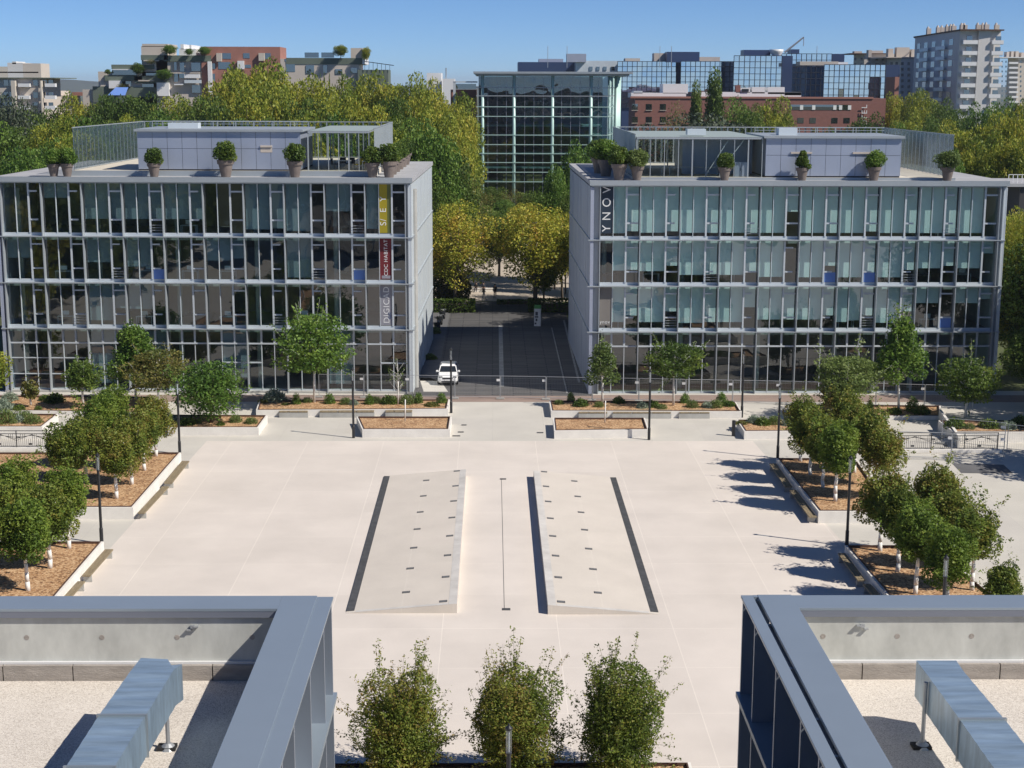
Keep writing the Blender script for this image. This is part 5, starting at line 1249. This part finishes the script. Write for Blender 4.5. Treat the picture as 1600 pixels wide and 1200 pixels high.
# low glass and brick structure left of the hall
e = empty('linked_building', (P(722,180,318).x, 318, 0)); tag(e, 'brick and glass building with a green net, left of the glass hall', 'building')
b = MB(); fbox(b,706,745,140,G0,318,10); wpart(b,'wall',M['pinkbrick'],e)
for (vt,vb) in ((131,139),(152,166),(182,214),(222,256)): b = MB(); fbox(b,708,744,vt,vb,318,.5,.3); wpart(b,'window',M['winglass'],e)
b = MB(); fbox(b,716,731,188,245,318,.2,1.0); wpart(b,'green_net',mat('turquoise_net',(0.05,0.30,0.24),.8),e)
b = MB(); fbox(b,708,712,128,180,318,.4,.8); fbox(b,708,746,127,129,318,.4,.8); wpart(b,'frame',M['steel_d'],e)
e = empty('rooftop_block', (P(690,130,420).x,420,0)); tag(e, 'white rooftop block with a mast rising above the trees left of the glass hall', 'building')
b = MB(); fbox(b,670,692,114,G0,420,12); fbox(b,694,712,123,G0,416,8); wpart(b,'wall',M['white'],e)
b = MB(); b.tube((P(697,118,418).x,418,26),(P(697,118,418).x,418,P(697,106,418).z),.15,n=6); wpart(b,'mast',M['galv'],e)
b = MB(); fbox(b,672,676,124,132,420,.3,.2); wpart(b,'window',M['winglass'],e)

# ================================================================ mirror glass office complex
def curtain(b_g, b_m, u0, u1, vt, vb, D, nx, nz, jit=.002, seed=1, skip=()):
    rd = random.Random(seed); xa,za = xz(u0,vt,D); xb_,_ = xz(u1,vt,D); zb = P((u0+u1)/2,vb,D).z; za = P((u0+u1)/2,vt,D).z
    for i in range(nx):
        for k in range(nz):
            if (i,k) in skip: continue
            l = xa+(xb_-xa)*i/nx; r = xa+(xb_-xa)*(i+1)/nx; lo = zb+(za-zb)*k/nz; hi = zb+(za-zb)*(k+1)/nz; a = rd.gauss(0,jit); c = rd.gauss(0,jit)
            b_g.quad((l,D-a-c,lo),(r,D+a-c,lo),(r,D+a+c,hi),(l,D-a+c,hi))
    for i in range(nx+1): x = xa+(xb_-xa)*i/nx; b_m.box(x-.09,x+.09,D-.12,D-.03,zb,za)
    for k in range(nz+1): z_ = zb+(za-zb)*k/nz; b_m.box(xa,xb_,D-.14,D-.05,z_-.08,z_+.08)
M['mull'] = mat('dark_mullion',(0.01,0.02,0.04),.6)
M['navyclad'] = mat('navy_cladding',(0.035,0.06,0.14),.4)
e = empty('mirror_glass_offices', (P(1150,130,455).x,455,0)); tag(e, 'large blue mirror glass office complex on the skyline behind the brick hotel', 'office building')
secs = [(965,1065,96,168,480,13,9,()),(1064,1148,96,168,474,11,9,()),(1147,1222,87,200,462,9,12,((3,9),(3,10))),(1221,1300,84,200,468,10,12,((8,11),)),(1288,1384,101,205,440,12,11,((6,5),(7,5),(6,6),(7,6)))]
for i,(u0,u1,vt,vb,D,nx,nz,sk) in enumerate(secs):
    b = MB(); fbox(b,u0,u1,vt,G0,D+.3,14); wpart(b,'core',M['navyclad'],e)
    bg_ = MB(); bm_ = MB(); curtain(bg_,bm_,u0,u1,vt,vb,D,nx,nz,seed=i); wpart(bg_,'curtain_wall',M['bluemirror'],e); wpart(bm_,'mullion_grid',M['mull'],e)
b = MB(); fbox(b,808,896,97,G0,500,15); wpart(b,'navy_wing',M['navyclad'],e)
b = MB(); fbox(b,895,966,95,G0,492,15); wpart(b,'grey_wing',M['sidepanel'],e)
for u in (921,932,943,955): b = MB(); fbox(b,u,u+5,104,110,492,.4,.2); wpart(b,'window',M['winglass'],e)
for (u0,u1,vt,vb,D,m) in ((886,916,84,97,490,'sidepanel2'),(842,880,92,98,505,'sidepanel2'),(977,1000,91,97,485,'beige'),(1042,1093,81,97,478,'navyclad'),(1022,1042,83,97,484,'cream'),(1093,1125,89,97,484,'cream'),(1162,1204,78,88,466,'navyclad'),(1236,1249,77,85,472,'navyclad'),(1250,1310,96,102,445,'cream'),(1304,1325,97,102,450,'white')):
    b = MB(); fbox(b,u0,u1,vt,vb,D,6); wpart(b,'roof_plant',M[m],e)
b = MB(); pa = P(1226,82,468); pb = P(1256,58,468); b.tube(pa,pb,.35,.25,n=6); b.tube(pb,(pb.x,pb.y,pb.z-2.6),.12,n=6); wpart(b,'crane_arm',M['galv'],e)
b = MB(); c = P(1213,86,464); b.lathe([(.1,-1.8),(1.0,-.6),(2.0,.9),(2.1,1.6),(1.7,1.6)],12,tuple(c)); wpart(b,'dish',M['white'],e,smooth=True)
for u in (1031,1049,1276,856,886): 
    b = MB(); q = P(u,90,476); b.tube((q.x,q.y,q.z-3),(q.x,q.y,P(u,72,476).z),.09,n=5); wpart(b,'antenna',M['galv'],e)
# pinkish slab
e = empty('pink_slab', (P(1380,160,425).x,425,0)); tag(e, 'narrow upright pinkish slab at the right end of the mirror glass offices', 'wall')
b = MB(); fbox(b,1377,1383.5,120,G0,425,10); wpart(b,'slab',M['pinkbrick'],e)
# ================================================================ brick hotel
DH = 345.0
e = empty('brick_hotel', (P(1180,180,DH).x,DH,0)); tag(e, 'long red brick hotel with square windows and upright white hotel lettering', 'hotel')
b = MB(); fbox(b,985,1364,153,G0,DH,16); wpart(b,'wall',M['brick'],e)
for u in (992,1014,1036):
    for v in (167,187,207): b = MB(); fbox(b,u-4.6,u+4.6,v-4.6,v+5,DH,.3,.05); w_ = wpart(b,'window',M['winglass'],e); b = MB(); fbox(b,u-5.2,u+5.2,v+5,v+5.8,DH,.4,.2); wpart(b,'sill',M['cream'],e)
for u in (1251,1270,1304,1323): b = MB(); fbox(b,u-4.8,u+4.8,184,192.5,DH,.3,.05); wpart(b,'window',M['winglass'],e)
b = MB(); fbox(b,1234,1329,163.5,172,DH,.3,.05); wpart(b,'window_strip',M['winglass'],e)
for u in (1251,1270,1303,1312,1326): b = MB(); fbox(b,u-1,u+4,164.5,171.5,DH,.15,.12); wpart(b,'curtain',M['blind'],e)
b = MB(); fbox(b,1298,1330,203,212,DH,.3,.05); wpart(b,'dark_opening',M['black'],e)
b = MB(); fbox(b,985,1365,151,154,DH,.4,.2); wpart(b,'coping',M['pinkbrick'],e)
for (u0,u1,vt,vb,dd,m) in ((986,1072,145,152.5,8,'white'),(1036,1075,131,146,7,'white'),(990,1004,142,146,5,'sidepanel'),(1094,1252,144,152,9,'white'),(1157,1172,137,145,5,'white'),(1175,1195,136,146,6,'white'),(1200,1226,136,147,6,'white'),(1226,1252,144,149,4,'sidepanel'),(1150,1157,133,145,2,'brick')):
    b = MB(); fbox(b,u0,u1,vt,vb,DH+3,dd); wpart(b,'roof_plant',M[m],e)
b = MB(); fbox(b,1159,1170,139,143.5,DH+2.8,.1); wpart(b,'roof_opening',M['black'],e)
p = P(1351,181,DH-.3)
for i,chh in enumerate('HOTEL'):
    q = P(1351, 201-8.6*i, DH-.35)
    text(chh, 1.75, M['letter'], e, 'letter', Matrix.Translation((q.x-e.location.x,q.y-e.location.y,q.z)) @ Matrix.Rotation(R(90),4,'X') @ Matrix.Rotation(R(90),4,'Z'), .05)
# ================================================================ white tower block
DT = 420.0
e = empty('tower_block', (P(1500,150,DT).x,DT,0)); tag(e, 'tall pale apartment tower with stacked white balconies and chimneys on its roof', 'apartment tower')
zc = P(1500,48,DT).z; xc = P(1500,48,DT).x; xe = P(1566,48,DT).x
far = P(1430,59,478); poly = [(xc,DT),(xe,DT+1),(xe,DT+60),(P(1440,59,520).x,520),(far.x,far.y)]
b = MB(); b.prism(poly,0,zc); wpart(b,'wall',M['tower'],e)
cxp = sum(p_[0] for p_ in poly)/5; cyp = sum(p_[1] for p_ in poly)/5
b = MB(); b.prism([(cxp+(x-cxp)*1.07, cyp+(y-cyp)*1.05) for x,y in poly], zc, zc+.35); wpart(b,'roof',M['rim'],e)
fl = (zc-2.0)/14.0; NF = 9; pitch_ = 16.2*DT/2400
for k in range(NF):
    zz = zc-1.9-k*pitch_*1.0-1.6
    for (ua,ub,lw) in ((1500,1525,'a'),(1545,1565,'b')):
        xa = P(ua,100,DT).x; xb_ = P(ub,100,DT).x
        b = MB(); b.box(xa+.2,xb_-.2,DT-1.25,DT-1.12,zz,zz+1.0); b.box(xa+.2,xb_-.2,DT-1.119,DT-.01,zz-.12,zz+.05); b.box(xa+.2,xa+.32,DT-1.11,DT-.01,zz+.051,zz+1.0); wpart(b,'balcony',M['white'],e)
        b = MB(); b.box(xa+1.4,xa+2.9,DT-.05,DT+.05,zz+.1,zz+2.1) ; wpart(b,'window',M['winglass'],e)
# blank pier
b = MB(); b.box(P(1526,100,DT).x,P(1544,100,DT).x,DT-.5,DT-.02,0,zc-.02); wpart(b,'pier',M['tower'],e)
# shaded left flank with windows and balconies
dv = Vector((far.x-xc, far.y-DT)); L_ = dv.length; dv /= L_; nv_ = Vector((dv.y,-dv.x)); 
if nv_.x > 0: nv_ = -nv_
def flank(b, s0, s1, z0, z1, o0, o1):
    pts = [(xc+dv.x*s+nv_.x*o, DT+dv.y*s+nv_.y*o) for s,o in ((s0,o0),(s1,o0),(s1,o1),(s0,o1))]; b.prism(pts,z0,z1)
for k in range(8):
    zz = zc-2.6-k*pitch_
    for (s0,s1) in ((.12,.2),(.30,.36),(.50,.58),(.68,.76),(.86,.93)):
        b = MB(); flank(b, L_*s0, L_*s1, zz-.9, zz+.7, .02,.08); wpart(b,'window',M['darkwin'],e)
    for (s0,s1) in ((.22,.42),(.60,.80)):
        b = MB(); flank(b, L_*s0, L_*s1, zz-1.9, zz-1.0, .9,1.0); flank(b, L_*s0, L_*s1, zz-2.0, zz-1.9, .0,.899); wpart(b,'balcony',M['sidepanel'],e)
for (u,dd) in ((1451,40),(1466,32),(1472,32),(1480,24),(1486,22),(1490,20),(1503,14),(1507,14),(1528,12),(1536,12),(1541,10),(1557,12)):
    q = P(u,50,DT+dd); h_ = 1.7; b = MB(); b.box(q.x-.6,q.x+.6,DT+dd-.6,DT+dd+.6,zc+.36,zc+.36+h_); b.tube((q.x-.2,DT+dd,zc+.36+h_),(q.x-.2,DT+dd,zc+.9+h_),.4,.22,n=8); wpart(b,'chimney',M['cream'],e)
# neighbours of the tower
def block(name, label, u0, u1, vt, D, dd, m, rows, cols, wh=(3.2,3.0), wu=.5, balc=None, roofm=None, chim=()):
    e = empty(name, (P((u0+u1)/2,150,D).x, D, 0)); tag(e, label, 'apartment block')
    b = MB(); fbox(b,u0,u1,vt,G0,D,dd); wpart(b,'wall',M[m],e)
    for r_ in rows:
        for c_ in cols: b = MB(); fbox(b,c_,c_+wh[0],r_,r_+wh[1],D,.2,.06); wpart(b,'window',M['winglass'],e)
        for (a_,z_) in (balc or ()): b = MB(); fbox(b,a_,z_,r_+wh[1]*.6,r_+wh[1]+1.8,D,1.2,1.2); wpart(b,'balcony',M['white'],e)
    if roofm: b = MB(); fbox(b,u0-1,u1+1,vt-1,vt+.4,D,dd+1,.8); wpart(b,'roof',M[roofm],e)
    for (a_,z_,t_) in chim: b = MB(); fbox(b,a_,z_,t_,vt-.5,D+4,3); wpart(b,'chimney',M['cream'],e)
    return e
block('apartment_block','distant sunlit apartment block with rows of balconies at the right edge',1563,1640,90,560,12,'beige',[95+7.6*i for i in range(9)],[1565,1571,1594,1602],(2,3),balc=((1577,1591),),roofm='white',chim=((1573,1577,81),(1580,1584,80),(1587,1592,80),(1596,1600,82)))
block('apartment_block','grey shaded apartment block with roof terraces left of the pale tower',1386,1431,90,520,20,'tower',[97+9*i for i in range(9)],[1391,1399,1408,1418],(4,4.5),roofm='cream',chim=((1357,1362,78),(1388,1396,76),(1401,1421,74),(1424,1430,77)))
block('apartment_block','beige apartment block with chimneys above the right end of the mirror glass offices',1330,1388,84,540,16,'beige',[90,99],[1334,1344,1356,1368,1378],(4,4.5),roofm='rim',chim=((1335,1347,80),(1362,1380,79)))
# ================================================================ terraced apartments on the left
DS = 330.0
e = empty('terraced_apartments', (P(380,120,DS).x,DS,0)); tag(e, 'stepped terraced apartment complex with pink brick and grey green parapets above the trees', 'apartment complex')
def sp(lst, nm, m, f=0.0, dd=10):
    for (u0,u1,vt,vb) in lst: b = MB(); fbox(b,u0,u1,vt,vb,DS+dd*0,dd,f); wpart(b,nm,M[m],e)
sp([(262,330,90,G0),(222,262,72,150),(174,262,112,G0),(150,262,140,G0)],'wall','cream')
sp([(330,449,73,G0)],'brick_wall','pinkbrick',.3)
sp([(449,568,92,G0),(548,568,75,92),(568,600,116,G0)],'wall','cream',.3)
sp([(256,330,86.5,96),(220,262,86,94),(174,240,101,108),(163,222,117.5,126),(210,263,119,130),(200,248,136,152),(145,200,135,160),(447,566,90.5,100.5)],'parapet','greenpanel',0.4,12)
sp([(325,331,96,148),(566,570,75,100)],'bright_pier','white',1.0)
sp([(245,264,129,150),(170,188,126,138),(272,286,131,133)],'white_wall','white',1.0)
sp([(222,262,68.5,73)],'roof_block','cream'); sp([(280,306,76,88),(282,287,69,77),(296,299,70,77)],'white_roof_block','white')
for (u0,u1,vt,vb) in ((272,276,97,110),(281,288,98,112),(299,313,98,111),(272,278,115,128),(280,288,115,122),(300,313,133,145),(330,336,99,108),(330,336,115,127),(338,361,83,92),(341,360,97,108),(380,390,83,91),(378,392,101,106),(412,423,83,92),(445,450,92,96),(447,461,99,112),(476,498,82,90),(502,522,82,90),(478,491,102,115),(505,511,102,114),(524,535,108,116),(548,558,106,114),(175,213,109,117),(180,205,127,135),(228,248,114,118),(222,240,131,136)):
    b = MB(); fbox(b,u0,u1,vt,vb,DS,.3,0.36 if 330<u0<448 else .42); w_ = wpart(b,'window',M['winglass'],e)
for (u0,u1,vt,vb,m) in ((288,312,116,122,'white'),(288,314,125,130,'sidepanel'),(265,312,113,115,'cream'),(338,346,83,96,'cream'),(404,413,83,95,'beige'),(371,381,95,108,'white'),(216,240,125,127,'cream'),(176,212,108,109.3,'white'),(224,248,94,95.5,'cream')):
    b = MB(); fbox(b,u0,u1,vt,vb,DS,.6,1.0); wpart(b,'awning' if m in('white',) else 'balcony',M[m],e)
b = MB()
for i in range(7):
    q0 = P(570+i*6.5, 96+i*.9, DS-2); q1 = P(570+(i+1)*6.5, 96+(i+1)*.9, DS-2); b.bar(q0,q1,.12,.15); b.bar(q0,P(570+i*6.5,110,DS-2),.08,.08)
wpart(b,'terrace_railing',M['mull'],e)
b = MB(); fbox(b,566,612,109,G0,DS,8,1.8); wpart(b,'end_terrace',M['greenpanel'],e)
b = MB(); q0 = P(168,141,DS-6); b.add([(q0.x,q0.y,q0.z-1),(q0.x+3.6,q0.y,q0.z-1),(q0.x+3.6,q0.y+3,q0.z+.6),(q0.x+1,q0.y+3,q0.z+.6)],[(0,1,2,3)]); wpart(b,'blue_awning',M['blue'],e)
# far left apartments
e = block('apartment_block','white apartment block with balconies at the far left edge',-40,86,122,300,14,'cream',[125,144,160],[6,15,52,66,76],(7,9),balc=((28,46),(70,86)),roofm='greenpanel')
for (u0,u1,vt,vb,m) in ((12,36,98,122,'tower'),(36,64,99,122,'cream'),(-10,12,104,122,'beige'),(19,25,96,100,'tower'),(-20,60,112,114,'white')): b = MB(); fbox(b,u0,u1,vt,vb,306,6); wpart(b,'roof_block',M[m],e)
for (u0,u1) in ((42,48),(86,88)): b = MB(); fbox(b,u0,u1,126,G0,300,1,1.5); wpart(b,'pier',M['beige'],e)
e = empty('low_house', (P(108,150,340).x,340,0)); tag(e, 'low beige building with a tiled roof between the far left apartments and the trees', 'house')
b = MB(); fbox(b,88,112,142,G0,340,10); fbox(b,112,132,149,G0,342,8); wpart(b,'wall',M['cream'],e)
b = MB(); fbox(b,112,134,144,149.5,341,9,.3); wpart(b,'roof',M['pinkbrick'],e)
# low flat building at the right edge behind the right office
e = empty('low_pavilion', (P(1590,300,158).x,158,0)); tag(e, 'low dark roofed building with a roof railing, cut off by the right edge', 'building')
b = MB(); fbox(b,1571,1700,292,G0,158,9); wpart(b,'wall',M['dark'],e); b = MB(); fbox(b,1569,1702,287,292,158,9.5,.3); wpart(b,'roof',M['roof'],e)
b = MB()
for i in range(8): q = P(1578+i*7,287,158); b.bar((q.x,158.5,q.z),(q.x,158.5,q.z+.9),.06,.06)
q = P(1578,287,158); b.bar((q.x,158.5,q.z+.9),(q.x+4,158.5,q.z+.9),.06,.06); wpart(b,'railing',M['white'],e)

# ================================================================ trees behind
UH, UW = 14.0, 12.0
K = {}
def kind(nm, lm, shape, n, leaf, seeds, H=UH, W=UW, base=2.2, nclump=58, sprig=0):
    K[nm] = [make_tree(nm, H, W, base, n, leaf, M[lm], M['bark'], .32, s, nclump, shape, sprig=sprig) for s in seeds]
kind('plane','lf_plane','round',24000,.34,(1,2,3,4)); kind('deep','lf_deep','round',22000,.33,(11,12,13)); kind('green','lf_green','round',20000,.34,(14,15))
kind('autumn','lf_autumn','round',14000,.31,(21,22),base=3.0,nclump=40); kind('cedar','lf_cedar','layer',11000,.34,(31,32)); kind('spire','lf_deep','cone',11000,.34,(41,),W=7)
kind('bare','lf_rust','round',6000,.3,(51,),base=1.5); kind('column','lf_deep','spire',3500,.30,(52,),W=3.2)
NM = {'plane':('plane_tree','yellow green plane tree'),'deep':('broadleaf_tree','deep green broadleaf tree'),'green':('broadleaf_tree','bright green broadleaf tree'),'autumn':('autumn_tree','autumn tinted tree'),
      'cedar':('cedar_tree','grey green cedar'),'spire':('conifer_tree','pointed dark conifer'),'bare':('thin_tree','thin brownish tree'),'column':('cypress_tree','narrow dark cypress')}
tr_ = random.Random(77); tcount = 0
def bt(kd, u, vtop, wpx, D, where, z0=0.0, xy=None, H=None, W=None, grp=None):
    global tcount
    if xy is None:
        p = P(u, vtop, D); x, y = p.x, D; H = p.z - z0; W = wpx*D/F/0.99
    else: x, y = xy
    me = K[kd][tr_.randrange(len(K[kd]))]; W0 = {'spire':7,'column':3.2}.get(kd, UW)
    o = put_tree(NM[kd][0], me, (x,y,z0), NM[kd][1]+' '+where, 'tree', grp or 'trees behind the office buildings', W/W0/0.93, tr_.uniform(0,6.28), H/UH/0.97)
    tcount += 1
def outl(u):
    pts = [(-60,160),(0,165),(40,172),(90,160),(130,150),(180,150),(240,147),(300,150),(335,135),(350,112),(400,104),(445,112),(480,121),(520,130),(560,126),(600,120),(650,118),(690,135),(735,165),(760,210)]
    for (a,b_),(c,d_) in zip(pts,pts[1:]):
        if a <= u <= c: return b_+(d_-b_)*(u-a)/(c-a)
    return 210
def side(u): return 'far left' if u<100 else 'left' if u<300 else 'centre left' if u<520 else 'left of the glass hall'
for i,u in enumerate(range(-30,735,37)):
    kd = 'deep' if u < 320 and i%4 else 'plane'
    bt(kd, u, outl(u)+tr_.uniform(-2,6), tr_.uniform(72,95), 268+tr_.uniform(-8,8), 'behind the left office, back row, number %d from left' % (i+1))
for i,u in enumerate(range(-10,715,44)):
    kd = ('green','deep','plane')[i%3] if u<330 else ('plane','plane','deep')[i%3]
    bt(kd, u, outl(u)+30+tr_.uniform(-6,10), tr_.uniform(85,110), 232+tr_.uniform(-6,6), 'behind the left office, middle row, number %d from left' % (i+1))
for i,u in enumerate(range(-30,700,50)):
    kd = ('green','deep','green','plane')[i%4] if u<300 else ('deep','plane','green')[i%3]
    bt(kd, u, max(188,outl(u)+58)+tr_.uniform(-4,10), tr_.uniform(95,120), 198+tr_.uniform(-5,5), 'behind the left office, front row, number %d from left' % (i+1))
bt('cedar', 8, 138, 95, 255, 'at the far left edge above the roofs'); bt('plane', 408, 101, 130, 262, 'rising highest in front of the pink brick apartments'); bt('plane', 355, 118, 80, 258, 'left of the highest plane tree')
bt('green', 30, 236, 130, 176, 'low at the far left behind the potted shrubs'); bt('green', 90, 246, 80, 174, 'low beside the first potted shrubs')
bt('plane', 690, 190, 95, 215, 'with golden leaves just left of the glass hall'); bt('plane', 712, 165, 70, 236, 'behind the golden one left of the glass hall')
bt('deep', 705, 245, 90, 196, 'left of the glass hall columns'); bt('bare', 722, 262, 90, 205, 'left of the foot of the glass hall'); bt('deep', 690, 285, 60, 190, 'above the left alley tree')
bt('autumn', 710, 318, 132, 181, 'over the left side of the alley end'); bt('autumn', 690, 335, 70, 186, 'by the far corner of the left office'); bt('autumn', 838, 313, 138, 180, 'with a pale trunk over the right side of the alley end')
bt('deep', 780, 330, 80, 214, 'closing the view above the square, between the two alley trees'); bt('autumn', 880, 330, 80, 188, 'by the far corner of the right office'); bt('deep', 850, 380, 60, 186, 'beneath the right alley tree')
for i,(u,v,w_,D) in enumerate(((742,296,60,284),(770,292,60,288),(800,296,62,286),(830,300,60,284),(862,300,66,280),(725,310,50,276),(785,312,50,272),(815,316,46,270),(755,318,46,268))):
    bt(('bare','deep','bare','deep','green','deep','green','autumn','deep')[i], u, v, w_, D, 'before the foot of the glass hall, number %d' % (i+1))
bt('green', 905, 226, 92, 205, 'rising left of the right office roof'); bt('green', 868, 262, 62, 200, 'lower one left of the right office roof'); bt('deep', 885, 300, 50, 195, 'behind the left side wall of the right office')
bt('cedar', 1100, 172, 150, 262, 'with wide flat boughs above the right office pavilion'); bt('cedar', 1015, 190, 80, 270, 'before the left end of the brick hotel'); bt('spire', 1088, 128, 34, 300, 'slim one before the mirror glass offices')
bt('spire', 1118, 108, 50, 296, 'tall one before the mirror glass offices'); bt('bare', 1058, 160, 60, 290, 'between the cedar and the brick hotel'); bt('green', 1160, 156, 70, 286, 'right of the tall conifer'); bt('plane', 1205, 157, 80, 276, 'before the middle of the brick hotel')
bt('deep', 1175, 168, 70, 266, 'behind the white roof hatch'); bt('plane', 1225, 180, 50, 262, 'at the foot of the hotel strip window'); bt('deep', 1350, 179, 80, 262, 'covering the foot of the hotel letters'); bt('deep', 1275, 204, 50, 240, 'low one before the hotel'); bt('green', 1300, 206, 60, 230, 'low one peeking over the right pavilion')
R_ = [(1400,150,52,350,'plane'),(1440,144,66,340,'plane'),(1475,158,60,330,'deep'),(1420,178,60,280,'plane'),(1460,182,66,270,'deep'),(1500,172,66,300,'deep'),(1530,166,70,290,'green'),(1570,158,70,285,'green'),(1605,150,70,280,'deep'),(1400,196,60,230,'green'),(1450,200,70,225,'deep'),(1500,190,90,215,'plane'),(1545,180,90,210,'plane'),(1590,172,90,205,'plane'),(1515,222,90,186,'plane'),(1560,214,90,183,'plane'),(1610,205,90,180,'plane'),(1490,236,60,178,'green')]
for i,(u,v,w_,D,kd) in enumerate(R_): bt(kd,u,v,w_,D,'behind the right office, number %d counting front rows last' % (i+1))
bt('autumn', 1592, 318, 92, 148, 'yellowing beside the right end of the right office'); bt('autumn', 1588, 430, 80, 139, 'lower one beyond the right end of the right office'); bt('plane', 1618, 330, 110, 138, 'at the right edge beyond the right office'); bt('deep', 1625, 500, 110, 124, 'dark one at the right edge before the right office corner')
for i,(x,y,H_,W_) in enumerate(((51,125,16,13),(51,113,14,12),(47,100,12,11),(60,118,17,14),(58,96,14,12),(50,136,14,11))): bt('deep',0,0,0,0,'outside the right edge casting shade, number %d' % (i+1), xy=(x,y), H=H_, W=W_, grp='trees just outside the photo')
for i,(x,y,H_,W_) in enumerate(((17,165,14,13),(24,173,15,13),(15,178,14,12),(27,184,14,12),(19,192,13,12))): bt('deep',0,0,0,0,'added unseen behind the right office to shade the alley, number %d' % (i+1), xy=(x,y), H=H_, W=W_)  # extra unseen trees, added so their shade falls on the alley end
for i,(x,y,H_,W_) in enumerate(((-52,104,15,13),(-50,90,14,13),(-54,76,16,14),(-49,62,14,13),(-55,50,15,14),(-50,36,13,13),(-64,98,16,14),(-66,70,17,14),(-66,40,15,14),(-62,116,13,12),(-52,20,14,12))): bt(('plane','deep')[i%2],0,0,0,0,'outside the left edge, mirrored in the left facade, number %d' % (i+1), xy=(x,y), H=H_, W=W_, grp='trees just outside the photo')
for i,(u,vt,w_) in enumerate(((506,95,5),(514,97,5),(534,93,6),(562,106,8),(500,97,4))): bt('column',u,vt,w_,DS-8,'before the terraced apartments, number %d from the left' % (i+1))
for i,(u,vt,vb,w_,kd) in enumerate(((265,70,88,24,'green'),(295,76,88,14,'green'),(319,73,88,22,'green'),(215,98,120,22,'deep'),(256,108,128,26,'green'),(532,70,92,22,'plane'),(572,73,98,14,'plane'),(190,130,142,16,'bare'),(236,92,102,16,'bare'),(168,108,118,10,'deep'))):
    z0 = P(u,vb,DS).z; bt(kd,u,vt,w_,DS-1.5,'on the terraces of the stepped apartments, number %d' % (i+1), z0=z0, grp='terrace plants of the stepped apartments')
# ================================================================ air
b = MB(); b.box(-7400,7400,-1600,9200,-1.02,78)
hz_m = bpy.data.materials.new('haze_air'); hz_m.use_nodes = True; t = hz_m.node_tree; t.nodes.remove(t.nodes['Principled BSDF'])
pv = N(t,'ShaderNodeVolumePrincipled'); pv.inputs['Color'].default_value = (0.80,0.88,1.0,1); pv.inputs['Density'].default_value = 0.00009; pv.inputs['Anisotropy'].default_value = 0.2
t.links.new(pv.outputs[0], t.nodes['Material Output'].inputs['Volume'])
tag(b.build('haze', hz_m), kind='stuff')
S.cycles.volume_bounces = 0; S.cycles.volume_step_rate = 10; S.cycles.volume_max_steps = 16
